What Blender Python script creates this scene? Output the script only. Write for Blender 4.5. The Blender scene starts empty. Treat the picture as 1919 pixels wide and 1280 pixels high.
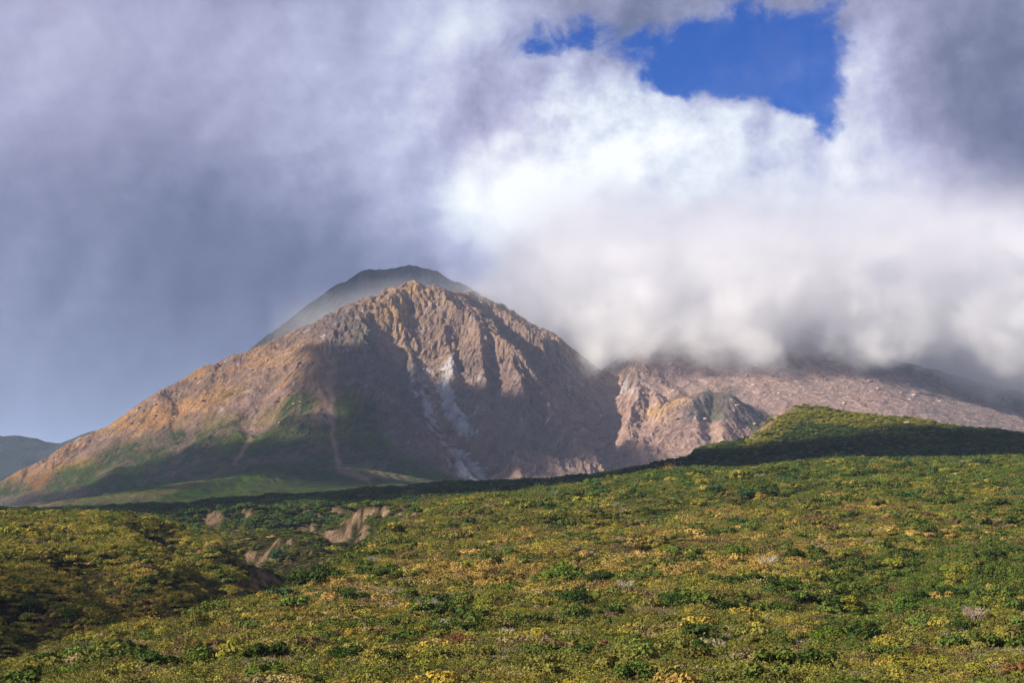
import bpy, bmesh, math, random, time
import numpy as np
from mathutils import Vector, Matrix

T0 = time.time()
SC = bpy.context.scene
COL = SC.collection
R = math.radians

# ------------------------------------------------------------------ camera
FPX, CX, CY, HOR = 3043.0, 959.5, 640.0, 940.0      # focal length and horizon row, in the photograph's pixels
PITCH = math.atan((HOR - CY) / FPX)
cam_data = bpy.data.cameras.new('camera')
cam_data.sensor_width = 36.0
cam_data.lens = FPX / 1919.0 * 36.0
cam_data.clip_start = 1.0
cam_data.clip_end = 200000.0
cam = bpy.data.objects.new('camera', cam_data)
cam.location = (0, 0, 0)
cam.rotation_euler = (R(90) + PITCH, 0, 0)
COL.objects.link(cam)
SC.camera = cam

# ------------------------------------------------------------------ light
SUN_EL, SUN_AZ = R(30), R(-109)                     # azimuth from +Y, clockwise seen from above
SUN_DIR = Vector((math.sin(SUN_AZ) * math.cos(SUN_EL), math.cos(SUN_AZ) * math.cos(SUN_EL), math.sin(SUN_EL)))
sun_data = bpy.data.lights.new('sun', 'SUN')
sun_data.energy = 5.0
sun_data.angle = R(0.53)
sun_data.color = (1.0, 0.90, 0.76)
sun = bpy.data.objects.new('sun', sun_data)
sun.rotation_euler = SUN_DIR.to_track_quat('Z', 'Y').to_euler()
sun.location = SUN_DIR * 300
COL.objects.link(sun)

SC.view_settings.view_transform = 'Standard'
SC.view_settings.look = 'None'
SC.view_settings.exposure = 1.2
SC.view_settings.gamma = 1.0
SC.view_settings.use_curve_mapping = False
SC.render.engine = 'CYCLES'
SC.render.film_transparent = False
cy = SC.cycles
cy.use_denoising = True
cy.max_bounces = 16
cy.diffuse_bounces = 2
cy.glossy_bounces = 1
cy.transmission_bounces = 3
cy.transparent_max_bounces = 6
cy.volume_bounces = 14
cy.volume_step_rate = 1.0
cy.volume_max_steps = 512
cy.use_adaptive_sampling = True
cy.adaptive_threshold = 0.01
cy.sample_clamp_indirect = 10.0

# ------------------------------------------------------------------ node helpers
class NT:
    """A thin wrapper that writes shader / geometry node maths as expressions."""
    def __init__(self, tree):
        self.t = tree; self.n = tree.nodes; self.l = tree.links
    def node(self, typ, **kw):
        nd = self.n.new(typ)
        for k, v in kw.items(): setattr(nd, k, v)
        return nd
    def put(self, sock, v):
        if isinstance(v, Ex): self.l.new(v.s, sock)
        elif isinstance(v, bpy.types.NodeSocket): self.l.new(v, sock)
        else: sock.default_value = v
    def m(self, op, *a, clamp=False):
        nd = self.n.new('ShaderNodeMath'); nd.operation = op; nd.use_clamp = clamp
        for i, v in enumerate(a): self.put(nd.inputs[i], v)
        return Ex(self, nd.outputs[0])
    def vm(self, op, *a):
        nd = self.n.new('ShaderNodeVectorMath'); nd.operation = op
        for i, v in enumerate(a):
            self.put(nd.inputs['Scale'] if (op == 'SCALE' and i == 1) else nd.inputs[i], v)
        return Ex(self, nd.outputs['Value'] if op in ('LENGTH', 'DOT_PRODUCT', 'DISTANCE') else nd.outputs[0])
    def ss(self, v, a, b, c=0.0, d=1.0):
        nd = self.n.new('ShaderNodeMapRange'); nd.interpolation_type = 'SMOOTHSTEP'
        self.put(nd.inputs[0], v)
        for i, q in enumerate((a, b, c, d)): self.put(nd.inputs[i + 1], q)
        return Ex(self, nd.outputs[0])
    def noise(self, vec, scale, detail=3.0, rough=0.5, dist=0.0, color=False, lac=2.0):
        nd = self.n.new('ShaderNodeTexNoise'); nd.noise_dimensions = '3D'
        self.put(nd.inputs['Vector'], vec); self.put(nd.inputs['Scale'], scale)
        nd.inputs['Detail'].default_value = detail; nd.inputs['Roughness'].default_value = rough
        nd.inputs['Distortion'].default_value = dist; nd.inputs['Lacunarity'].default_value = lac
        return Ex(self, nd.outputs[1 if color else 0])
    def mix(self, f, a, b, typ='MIX'):
        nd = self.n.new('ShaderNodeMix'); nd.data_type = 'RGBA'; nd.blend_type = typ; nd.clamp_factor = True
        self.put(nd.inputs[0], f); self.put(nd.inputs[6], a); self.put(nd.inputs[7], b)
        return Ex(self, nd.outputs[2])
    def ramp(self, f, stops):
        nd = self.n.new('ShaderNodeValToRGB'); self.put(nd.inputs[0], f)
        els = nd.color_ramp.elements
        while len(els) < len(stops): els.new(0.5)
        for e, (p, c) in zip(els, stops):
            e.position = p; e.color = (*c, 1)
        return Ex(self, nd.outputs[0])
    def sep(self, v):
        nd = self.n.new('ShaderNodeSeparateXYZ'); self.put(nd.inputs[0], v)
        return [Ex(self, o) for o in nd.outputs]
    def comb(self, x, y, z):
        nd = self.n.new('ShaderNodeCombineXYZ')
        for i, v in enumerate((x, y, z)): self.put(nd.inputs[i], v)
        return Ex(self, nd.outputs[0])
class Ex:
    def __init__(self, nt, s): self.nt = nt; self.s = s
    def __add__(self, o): return self.nt.m('ADD', self, o)
    def __radd__(self, o): return self.nt.m('ADD', o, self)
    def __sub__(self, o): return self.nt.m('SUBTRACT', self, o)
    def __rsub__(self, o): return self.nt.m('SUBTRACT', o, self)
    def __mul__(self, o): return self.nt.m('MULTIPLY', self, o)
    def __rmul__(self, o): return self.nt.m('MULTIPLY', o, self)
    def __truediv__(self, o): return self.nt.m('DIVIDE', self, o)
    def clamp(self): return self.nt.m('ADD', self, 0.0, clamp=True)

cp, sp = math.cos(PITCH), math.sin(PITCH)
def P(px, py, Y):
    """World point on the line of sight of photograph pixel (px, py) at distance Y ahead."""
    a, b = (px - CX) / FPX, (CY - py) / FPX
    dx, dy, dz = a, cp - b * sp, sp + b * cp
    return (dx / dy * Y, Y, dz / dy * Y)
def zrow(py, Y):
    b = (CY - py) / FPX
    return (sp + b * cp) / (cp - b * sp) * Y
def to_px(x, y, z):
    f = y * cp + z * sp; u = -y * sp + z * cp
    return CX + FPX * x / f, CY - FPX * u / f

# ------------------------------------------------------------------ sky
def azel(px, py):
    x, y, z = P(px, py, 1.0)
    r = math.sqrt(x * x + y * y + z * z)
    return math.atan2(x, y), math.asin(z / r)

world = bpy.data.worlds.new('World'); SC.world = world
world.use_nodes = True
wt = world.node_tree; wt.nodes.clear(); W = NT(wt)
tc = W.node('ShaderNodeTexCoord')
D = Ex(W, tc.outputs['Generated'])
dx, dy, dz = W.sep(D)
az0 = W.m('ARCTAN2', dx, dy); el0 = W.m('ARCSINE', dz)
wn = W.noise(D, 9.0, 6.0, 0.55, color=True)
wx, wy, wz = W.sep(wn)
wn2 = W.noise(D, 55.0, 6.0, 0.6, color=True)
vx, vy, vz = W.sep(wn2)
az = az0 + (wx - 0.5) * 0.075 + (vx - 0.5) * 0.012
el = el0 + (wz - 0.5) * 0.075 + (vz - 0.5) * 0.012
def blob(px, py, sx, sy, A=az, E=el):
    a, e = azel(px, py)
    qx = (A - a) * (FPX / sx); qy = (E - e) * (FPX / sy)
    return W.m('EXPONENT', (qx * qx + qy * qy) * -1.0)
# brightness of the cloud, by direction (lit tops, grey bases)
L = 0.40 + (W.noise(D, 3.0, 3.0, 0.5) - 0.5) * 0.25
for px, py, sx, sy, k in [
        (260, 480, 520, 260, -0.16), (560, 560, 380, 230, -0.14), (60, 820, 400, 160, -0.03), (90, 120, 330, 210, 0.12),
        (480, 60, 220, 110, 0.05), (700, 200, 240, 190, 0.20), (880, 30, 150, 70, 0.34), (760, 330, 160, 120, 0.08),
        (905, 210, 95, 95, -0.12), (1120, 240, 130, 110, 0.34), (1010, 330, 150, 200, 0.16), (1350, 270, 230, 110, 0.25),
        (1250, 430, 380, 170, 0.24), (1500, 520, 240, 130, 0.14), (1640, 270, 130, 170, 0.22), (1700, 60, 130, 90, 0.02),
        (1900, 190, 150, 210, -0.26), (1800, 420, 130, 100, -0.04), (1500, 620, 300, 70, -0.06),
        (1900, 640, 260, 130, -0.14), (1150, 560, 200, 90, -0.12), (1180, 30, 260, 60, -0.14), (1000, 430, 170, 110, 0.36), (930, 330, 90, 120, 0.20), (1250, 380, 420, 90, 0.10), (1800, 480, 180, 90, 0.22), (120, 740, 420, 170, -0.11), (1850, 330, 110, 60, 0.10)]:
    L = L + blob(px, py, sx, sy) * k
# relief: the same noise read a little way towards the sun
sd = tuple(c * 0.012 for c in SUN_DIR)
Ds = W.vm('ADD', D, sd)
n1 = W.noise(D, 17.0, 9.0, 0.60); n1s = W.noise(Ds, 17.0, 9.0, 0.60)
rel_amt = 0.26 + blob(1250, 220, 480, 240) * 0.75
nb = W.noise(D, 7.5, 6.0, 0.55)
L = L + (n1 - n1s) * 1.35 * rel_amt + (n1 - 0.5) * 0.22 * rel_amt + (nb - 0.5) * 0.16
cloud = W.ramp(L, [(0.0, (0.055, 0.062, 0.135)), (0.22, (0.120, 0.138, 0.232)), (0.40, (0.218, 0.230, 0.355)),
                   (0.60, (0.36, 0.385, 0.54)), (0.80, (0.56, 0.60, 0.68)), (1.0, (0.76, 0.79, 0.82))])
# a mauve cast where the cloud thins and catches the low light
mauve = (blob(120, 120, 420, 220) + blob(1780, 330, 230, 330) + blob(905, 210, 130, 110) + blob(1150, 560, 250, 130)).clamp()
cloud = W.mix(mauve * 0.5, cloud, W.mix(1.0, cloud, (1.10, 0.96, 0.96, 1), 'MULTIPLY'))
# the gap of clear sky
hole = 0.0
for px, py, sx, sy, k in [(1410, 110, 150, 70, 1.1), (1515, 150, 75, 100, 0.95), (1260, 170, 95, 45, 0.6), (1545, 235, 38, 42, 0.8),
                          (1060, 75, 130, 60, 0.78), (1250, 95, 170, 70, 0.62), (1010, 120, 40, 26, 0.5), (800, 65, 60, 30, 0.33),
                          (1700, 150, 40, 90, 0.15), (1565, 20, 40, 50, 0.45)]:
    hole = hole + blob(px, py, sx, sy)* k
n2 = W.noise(D, 24.0, 12.0, 0.66, 0.3)
behind = W.ss(W.noise(D, 2.2, 5.0, 0.55), 0.56, 0.66) * W.ss(az0 * az0, 0.22, 0.5)   # broken gaps elsewhere round the horizon
clear = W.ss(hole + (n2 - 0.5) * 2.3 + (n1 - 0.5) * 0.6, 0.44, 1.02)
thin = W.ss(W.noise(D, 13.0, 8.0, 0.62), 0.46, 0.70) * (0.16 + blob(1060, 50, 250, 70) * 0.8)
clear = clear * (1.0 - thin)
clear = W.m('MAXIMUM', clear, behind * 0.9)
sky = W.node('ShaderNodeTexSky', sky_type='NISHITA', sun_disc=False, sun_elevation=SUN_EL, sun_rotation=SUN_AZ % (2 * math.pi),
             altitude=300.0, air_density=1.0, dust_density=0.3, ozone_density=2.5)
blue = W.mix(1.0, W.vm('SCALE', sky.outputs[0], 0.10), (0.0, 0.25, 0.80, 1), 'MULTIPLY')
final = W.mix(clear, cloud, blue)
# below the horizon: dim land colour
final = W.mix(W.ss(dz, -0.02, -0.10), final, (0.06, 0.07, 0.06, 1))
bg = W.node('ShaderNodeBackground'); W.put(bg.inputs[0], final); bg.inputs[1].default_value = 0.60
out = W.node('ShaderNodeOutputWorld'); W.l.new(bg.outputs[0], out.inputs[0])
world.cycles.sampling_method = 'MANUAL'; world.cycles.sample_map_resolution = 512
# ------------------------------------------------------------------ numpy noise
def _hash(ix, iy, seed):
    h = (ix.astype(np.int64) * 374761393 + iy.astype(np.int64) * 668265263 + seed * 1442695041) & 0xFFFFFFFF
    h = ((h ^ (h >> 13)) * 1274126177) & 0xFFFFFFFF
    return (h ^ (h >> 16)) & 0xFFFFFFFF
def perlin(x, y, seed=0):
    x0 = np.floor(x); y0 = np.floor(y); fx = x - x0; fy = y - y0
    u = fx * fx * fx * (fx * (fx * 6 - 15) + 10); v = fy * fy * fy * (fy * (fy * 6 - 15) + 10)
    def g(ix, iy, ax, ay):
        a = _hash(ix, iy, seed) * (2 * math.pi / 4294967296.0)
        return np.cos(a) * ax + np.sin(a) * ay
    n00 = g(x0, y0, fx, fy); n10 = g(x0 + 1, y0, fx - 1, fy)
    n01 = g(x0, y0 + 1, fx, fy - 1); n11 = g(x0 + 1, y0 + 1, fx - 1, fy - 1)
    return (n00 * (1 - u) + n10 * u) * (1 - v) + (n01 * (1 - u) + n11 * u) * v
def fbm(x, y, s, octv=5, seed=0, gain=0.5, ridged=False):
    t = 0.0; a = 1.0; f = 1.0 / s
    for k in range(octv):
        n = perlin(x * f + 17.3 * k, y * f - 9.1 * k, seed + k)
        if ridged: n = 0.5 - np.abs(n) * 1.6
        t = t + n * a; a *= gain; f *= 2.03
    return t
def smax(a, b, k):
    h = np.clip(0.5 + 0.5 * (a - b) / k, 0, 1)
    return b * (1 - h) + a * h + k * h * (1 - h)
def sstep(v, a, b):
    t = np.clip((v - a) / (b - a), 0, 1); return t * t * (3 - 2 * t)
def bilin(Z, fx, fy):
    ix = np.clip(np.floor(fx).astype(int), 0, Z.shape[1] - 2); iy = np.clip(np.floor(fy).astype(int), 0, Z.shape[0] - 2)
    tx = np.clip(fx - ix, 0, 1); ty = np.clip(fy - iy, 0, 1)
    return (Z[iy, ix] * (1 - tx) + Z[iy, ix + 1] * tx) * (1 - ty) + (Z[iy + 1, ix] * (1 - tx) + Z[iy + 1, ix + 1] * tx) * ty

def tents(X, Y, ridges, acc):
    """Each ridge: pixel polyline with depths, slope left / right of its direction, crest radius, decay length, smooth k."""
    for pts, sl, sr, r, Ld, k in ridges:
        w = np.array([P(*p) for p in pts])
        best = np.full(X.shape, -1e9)
        for a, b in zip(w[:-1], w[1:]):
            ex, ey = b[0] - a[0], b[1] - a[1]; L2 = ex * ex + ey * ey
            t = np.clip(((X - a[0]) * ex + (Y - a[1]) * ey) / L2, 0, 1)
            qx, qy = X - (a[0] + t * ex), Y - (a[1] + t * ey)
            d = np.sqrt(qx * qx + qy * qy)
            side = ex * qy - ey * qx                      # > 0: left of the ridge's direction
            lr = 0.5 + 0.5 * np.clip(side / (math.sqrt(L2) * (d + 25.0)), -1, 1)
            s = sr + (sl - sr) * lr
            de = np.sqrt(d * d + r * r) - r
            h = a[2] + t * (b[2] - a[2]) - s * de * (1 - 0.35 * de / (de + Ld))
            best = np.maximum(best, h)
        acc = smax(acc, best, k)
    return acc

def erode(Z, cell, drops, rounds, steps, seed, ke=0.30, kc=3.0, mask=None):
    """Water droplets that run down the slope, cut gullies and drop what they carry."""
    rng = np.random.default_rng(seed); H = Z / cell; ny, nx = H.shape
    for rd in range(rounds):
        x = rng.uniform(2, nx - 3, drops); y = rng.uniform(2, ny - 3, drops)
        dxx = np.zeros(drops); dyy = np.zeros(drops); sed = np.zeros(drops); vel = np.ones(drops); wat = np.ones(drops)
        for st in range(steps):
            ix = x.astype(int); iy = y.astype(int); tx = x - ix; ty = y - iy
            i0 = iy * nx + ix; Hf = H.ravel()
            a, b, c, d = Hf[i0], Hf[i0 + 1], Hf[i0 + nx], Hf[i0 + nx + 1]
            gx = (b - a) * (1 - ty) + (d - c) * ty; gy = (c - a) * (1 - tx) + (d - b) * tx
            h0 = (a * (1 - tx) + b * tx) * (1 - ty) + (c * (1 - tx) + d * tx) * ty
            dxx = dxx * 0.25 - gx * 0.75; dyy = dyy * 0.25 - gy * 0.75
            n = np.sqrt(dxx * dxx + dyy * dyy) + 1e-6; dxx /= n; dyy /= n
            x2 = np.clip(x + dxx, 1, nx - 3); y2 = np.clip(y + dyy, 1, ny - 3)
            jx = x2.astype(int); jy = y2.astype(int); ux = x2 - jx; uy = y2 - jy; j0 = jy * nx + jx
            h1 = (Hf[j0] * (1 - ux) + Hf[j0 + 1] * ux) * (1 - uy) + (Hf[j0 + nx] * (1 - ux) + Hf[j0 + nx + 1] * ux) * uy
            dh = h1 - h0
            cap = np.maximum(-dh, 0.02) * vel * wat * kc
            dep = np.where(dh > 0, np.minimum(sed, dh), np.where(sed > cap, (sed - cap) * 0.25, 0.0))
            ero = np.where((dh <= 0) & (sed <= cap), np.minimum((cap - sed) * ke, -dh * 0.5), 0.0)
            ch = dep - ero; edge = (x < 4) | (y < 4) | (x > nx - 5) | (y > ny - 5)
            ch = np.where(edge, 0.0, ch / np.maximum(1.0, np.bincount(i0, minlength=nx * ny)[i0]))   # droplets that meet share the cut
            sed = sed - ch
            H += np.bincount(np.concatenate([i0, i0 + 1, i0 + nx, i0 + nx + 1]),
                 np.concatenate([ch * (1 - tx) * (1 - ty), ch * tx * (1 - ty), ch * (1 - tx) * ty, ch * tx * ty]), nx * ny).reshape(ny, nx)
            vel = np.sqrt(np.maximum(vel * vel - dh * 2.0, 0.05)).clip(0, 3.0); wat *= 0.985
            x, y = x2, y2
    return H * cell

def grid_mesh(name, X, Y, Z, mat, cols=None, kind='structure', label=None, smooth=True):
    ny, nx = X.shape
    me = bpy.data.meshes.new(name)
    co = np.stack([X, Y, Z], -1).reshape(-1, 3).astype(np.float32)
    i = (np.arange(ny - 1)[:, None] * nx + np.arange(nx - 1)[None]).reshape(-1)
    q = np.stack([i, i + 1, i + nx + 1, i + nx], -1)
    me.vertices.add(len(co)); me.vertices.foreach_set('co', co.ravel())
    me.loops.add(q.size); me.loops.foreach_set('vertex_index', q.ravel().astype(np.int32))
    me.polygons.add(len(q)); me.polygons.foreach_set('loop_start', (np.arange(len(q)) * 4).astype(np.int32))
    me.polygons.foreach_set('use_smooth', np.full(len(q), smooth))
    me.update(calc_edges=True)
    if cols is not None:
        at = me.color_attributes.new('rock_colour', 'FLOAT_COLOR', 'POINT')
        at.data.foreach_set('color', np.concatenate([cols, np.ones((len(co), 1))], 1).astype(np.float32).ravel())
    me.materials.append(mat)
    o = bpy.data.objects.new(name, me); COL.objects.link(o)
    o['kind'] = kind
    if label: o['label'] = label
    return o

def poly_mask(px, py, poly, soft):
    """1 inside a polygon given in photograph pixels, falling off over soft pixels."""
    pts = np.array(poly, float); inside = np.zeros(px.shape, bool); dmin = np.full(px.shape, 1e9)
    for a, b in zip(pts, np.roll(pts, -1, 0)):
        e = b - a; t = np.clip(((px - a[0]) * e[0] + (py - a[1]) * e[1]) / (e @ e), 0, 1)
        dmin = np.minimum(dmin, np.hypot(px - a[0] - t * e[0], py - a[1] - t * e[1]))
        c = ((a[1] > py) != (b[1] > py)) & (px < (b[0] - a[0]) * (py - a[1]) / (b[1] - a[1] + 1e-12) + a[0]); inside ^= c
    return sstep(np.where(inside, dmin, -dmin), -soft, soft)
def line_mask(px, py, pts, w):
    d = np.full(px.shape, 1e9); pts = np.array(pts, float)
    for a, b in zip(pts[:-1], pts[1:]):
        e = b - a; t = np.clip(((px - a[0]) * e[0] + (py - a[1]) * e[1]) / (e @ e), 0, 1)
        d = np.minimum(d, np.hypot(px - a[0] - t * e[0], py - a[1] - t * e[1]))
    return np.exp(-(d / w) ** 2)
def paint(C, m, c): return C * (1 - m[..., None]) + np.array(c) * m[..., None]

# ------------------------------------------------------------------ mountain
CELL = 3.8; EROS = 9
mx = np.arange(-1450, 1750, CELL); my = np.arange(2200, 5300, CELL)
MX, MY = np.meshgrid(mx, my)
wa = fbm(MX, MY, 420, 4, 5) * 22; wb = fbm(MX, MY, 420, 4, 25) * 40
wa += fbm(MX, MY, 90, 3, 45) * 10; wb += fbm(MX, MY, 90, 3, 65) * 10
TX, TY = MX + wa, MY + wb
base = -22 + 0.004 * (MY - 2200) + fbm(MX, MY, 500, 4, 9) * 14
RIDGES = [
 # the rear peak
 ([(562, 612, 5020), (580, 588, 5050), (606, 560, 5080), (642, 530, 5100), (685, 506, 5120), (725, 505, 5120), (770, 498, 5120), (815, 507, 5120), (860, 530, 5100), (930, 560, 5080), (1000, 600, 5050)], 0.95, 0.9, 28, 900, 12),
 # left shoulder and summit of the near dome
 ([(-140, 975, 3300), (0, 910, 3400), (60, 880, 3450), (150, 832, 3520), (200, 804, 3560), (280, 756, 3620), (330, 722, 3670), (400, 686, 3730), (450, 664, 3770), (520, 632, 3820), (580, 607, 3860), (620, 590, 3890), (660, 571, 3920), (700, 557, 3950), (740, 541, 3980), (778, 530, 4000), (805, 538, 4010), (845, 552, 4040)], 0.85, 0.62, 18, 1800, 8),
 # spur down the middle of the face: lit left flank, shaded right flank
 ([(690, 560, 3940), (660, 580, 3860), (640, 610, 3790), (650, 665, 3660), (680, 745, 3480), (715, 830, 3300), (745, 900, 3160)], 0.62, 0.72, 14, 1200, 10),
 # left buttresses between the gullies
 ([(560, 615, 3840), (560, 690, 3640), (575, 760, 3440), (560, 850, 3200), (520, 915, 3000)], 0.62, 0.66, 18, 1500, 12),
 ([(400, 690, 3720), (400, 760, 3540), (380, 840, 3320), (340, 905, 3120)], 0.72, 0.80, 18, 2500, 10),
 ([(240, 785, 3590), (240, 850, 3400), (190, 915, 3200)], 0.72, 0.85, 18, 2500, 10),
 # summit buttress
 ([(778, 530, 4000), (790, 560, 3930), (810, 610, 3830), (835, 665, 3740), (850, 740, 3600)], 0.75, 0.85, 8, 900, 8),
 # near ridge running down to the right
 ([(845, 552, 4040), (880, 590, 3960), (915, 640, 3850), (955, 680, 3780), (1000, 712, 3720), (1055, 760, 3640), (1095, 815, 3540), (1125, 870, 3430), (1150, 900, 3360)], 0.85, 0.78, 10, 1200, 10),
 ([(955, 680, 3780), (960, 740, 3620), (975, 810, 3450), (1000, 890, 3260)], 0.75, 0.75, 12, 900, 10),
 ([(1040, 745, 3660), (1050, 810, 3500), (1075, 890, 3310)], 0.7, 0.7, 12, 900, 10),
 ([(900, 620, 3880), (895, 690, 3730), (905, 780, 3530), (930, 860, 3350)], 0.75, 0.75, 10, 900, 10),
 # far lit wall, behind the near ridge
 ([(845, 552, 4060), (885, 548, 4200), (935, 572, 4230), (985, 602, 4200), (1030, 625, 4170), (1070, 642, 4120), (1095, 668, 4060), (1115, 705, 3990), (1128, 738, 3930), (1105, 772, 3850), (1085, 800, 3790)], 0.95, 0.62, 8, 1000, 8),
 ([(1030, 625, 4170), (1040, 680, 4040), (1060, 750, 3900)], 0.85, 0.85, 8, 700, 8),
 # middle hill with the notch
 ([(1185, 712, 3880), (1165, 704, 3860), (1140, 735, 3810), (1110, 772, 3750), (1093, 800, 3700)], 0.75, 0.8, 8, 800, 8),
 ([(1165, 704, 3860), (1175, 745, 3770), (1160, 800, 3640), (1150, 850, 3530)], 0.7, 0.9, 10, 800, 8),
 ([(1230, 720, 3980), (1260, 735, 3900), (1235, 770, 3800), (1200, 810, 3690), (1175, 850, 3590)], 0.7, 0.75, 8, 900, 8),
 # rounded green-topped hill
 ([(1225, 800, 3640), (1262, 765, 3660), (1295, 742, 3690), (1325, 736, 3710), (1365, 738, 3720), (1405, 748, 3710), (1440, 775, 3680), (1470, 810, 3640)], 0.55, 0.55, 26, 1000, 8),
 ([(1300, 742, 3690), (1270, 790, 3560), (1230, 850, 3400)], 0.55, 0.6, 12, 900, 10),
 ([(1380, 742, 3710), (1385, 790, 3580), (1370, 850, 3400)], 0.55, 0.6, 14, 900, 10),
 # the great slope of debris under the cloud
 ([(1180, 690, 4150), (1220, 640, 4400), (1300, 606, 4560), (1400, 600, 4600), (1500, 618, 4580), (1580, 650, 4520), (1640, 682, 4460), (1720, 712, 4400), (1800, 740, 4340), (1860, 762, 4300), (1919, 783, 4260), (2100, 860, 4150)], 0.8, 0.46, 30, 2400, 12),
 ([(1640, 690, 4440), (1700, 730, 4250), (1800, 780, 3950), (1919, 835, 3700)], 0.35, 0.35, 40, 2000, 16),
 ([(1450, 620, 4550), (1480, 695, 4250), (1500, 770, 3900)], 0.30, 0.30, 50, 2000, 20),
 # low apron at the left foot
 ([(680, 880, 3000), (560, 880, 2800), (450, 893, 2650), (330, 915, 2500), (200, 945, 2350), (100, 962, 2250)], 0.30, 0.16, 40, 900, 14),
 ([(1000, 905, 3050), (860, 905, 2850), (740, 905, 2700), (640, 915, 2500), (600, 930, 2350)], 0.2, 0.13, 50, 900, 14),
]
MZ = tents(TX, TY, RIDGES, base)
# valleys cut into the mass: pixel polyline of the floor with depths, slope of both walls, smooth k
VALLEYS = [
 ([(1150, 690, 4350), (1138, 775, 4050), (1114, 850, 3830), (1122, 884, 3620), (1150, 902, 3420), (1165, 920, 3200)], 0.95, 6),
 ([(935, 636, 4090), (965, 668, 4040), (1020, 722, 3950), (1062, 790, 3870), (1107, 855, 3800)], 0.95, 5),
 ([(1212, 730, 3900), (1214, 785, 3790), (1200, 832, 3670), (1172, 865, 3540), (1150, 902, 3420)], 0.95, 5),
 ([(1200, 745, 3820), (1188, 790, 3700), (1183, 830, 3610)], 1.2, 4),
 ([(798, 650, 3850), (800, 700, 3770), (815, 770, 3620), (845, 850, 3450), (885, 908, 3280), (930, 930, 3120)], 0.80, 6),
 ([(856, 665, 3820), (868, 725, 3700), (885, 800, 3540), (872, 860, 3400)], 0.95, 5),
 ([(750, 680, 3780), (760, 735, 3660), (795, 820, 3480), (845, 870, 3370)], 0.85, 5),
 ([(930, 700, 3740), (940, 800, 3540), (950, 900, 3300)], 0.9, 5),
 ([(1015, 740, 3680), (1020, 830, 3480), (1035, 905, 3270)], 0.95, 5),
 ([(626, 680, 3640), (624, 780, 3400), (630, 850, 3230), (650, 905, 3050)], 0.46, 5),
 ([(520, 660, 3720), (500, 740, 3530), (470, 820, 3370), (440, 880, 3180)], 0.40, 6),
 ([(330, 760, 3600), (320, 840, 3380), (270, 905, 3180)], 0.42, 8),
 ([(1440, 785, 3760), (1448, 808, 3640), (1420, 845, 3480), (1390, 880, 3350)], 0.55, 6),
 ([(1338, 748, 3690), (1335, 790, 3600), (1335, 850, 3430)], 0.75, 5),
 ([(1170, 912, 3300), (1240, 895, 3300), (1320, 868, 3300), (1400, 850, 3320)], 0.72, 8),
 ([(1050, 660, 4110), (1068, 720, 3990), (1078, 780, 3880)], 1.2, 3),
 ([(1100, 690, 4030), (1108, 740, 3930), (1102, 780, 3850)], 1.3, 3),
]
for pts, s_, k_ in VALLEYS:
    w_ = np.array([P(*q_) for q_ in pts]); best_ = np.full(MX.shape, 1e9)
    for a_, b_ in zip(w_[:-1], w_[1:]):
        e_ = b_ - a_; t_ = np.clip(((TX - a_[0]) * e_[0] + (TY - a_[1]) * e_[1]) / (e_[0] ** 2 + e_[1] ** 2), 0, 1)
        d_ = np.hypot(TX - a_[0] - t_ * e_[0], TY - a_[1] - t_ * e_[1])
        best_ = np.minimum(best_, a_[2] + t_ * e_[2] + s_ * d_ + 0.003 * d_ * d_)
    MZ = -smax(-MZ, -best_, k_)
hi = sstep(MZ, 5, 90)
MZ += hi * (fbm(MX, MY, 150, 4, 77, ridged=True) - 0.5) * 5
g_fan = fbm(MX, MY, 60, 4, 78, ridged=True)
MZ += hi * g_fan * 1.2
MZ += fbm(MX, MY, 70, 4, 80) * 7.0 * (1 - hi)
Z0 = MZ.copy()
MZ = erode(MZ, CELL, 45000, EROS, 100, 3)
mdl = sstep(MX, -520, -300); px_, py_ = to_px(MX, MY, Z0)
tal_ = np.maximum(sstep(px_, 1460, 1540), sstep(px_, 1180, 1230) * sstep(MY, 3740, 3860))
er = (0.20 + 0.42 * mdl * (1 - 0.75 * sstep(Z0, 380, 480))) * (1 - 0.88 * tal_) * (1 - 0.6 * sstep(px_, 1200, 1260) * sstep(px_, 1480, 1440))
rill = fbm(px_ + 0.55 * (py_ - 700), py_ * 0.10, 22, 4, 88)
MZ = Z0 + (MZ - Z0) * er + tal_ * rill * 1.6
print('erode', time.time() - T0)
# broken rock: blocky crags, more on the steep middle of the face
PXM, PYM = to_px(MX, MY, MZ)
crag = poly_mask(PXM, PYM, [(600, 590), (760, 520), (1060, 620), (1150, 760), (1240, 700), (1230, 850), (1130, 900), (880, 915), (760, 820), (660, 700)], 40)
rr = fbm(MX + wa, MY + wb, 34, 4, 90, 0.55, ridged=True)
MZ += hi * (0.35 + 1.0 * crag) * (rr - 0.3) * 9.5
MZ += hi * (0.35 + 0.8 * crag) * (fbm(MX, MY, 15, 3, 95, 0.6, ridged=True) * 4.5)
GY, GX = np.gradient(MZ, CELL)
slope = np.hypot(GX, GY)
cut = np.clip((Z0 - MZ) / 14.0, -1, 1)

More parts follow.
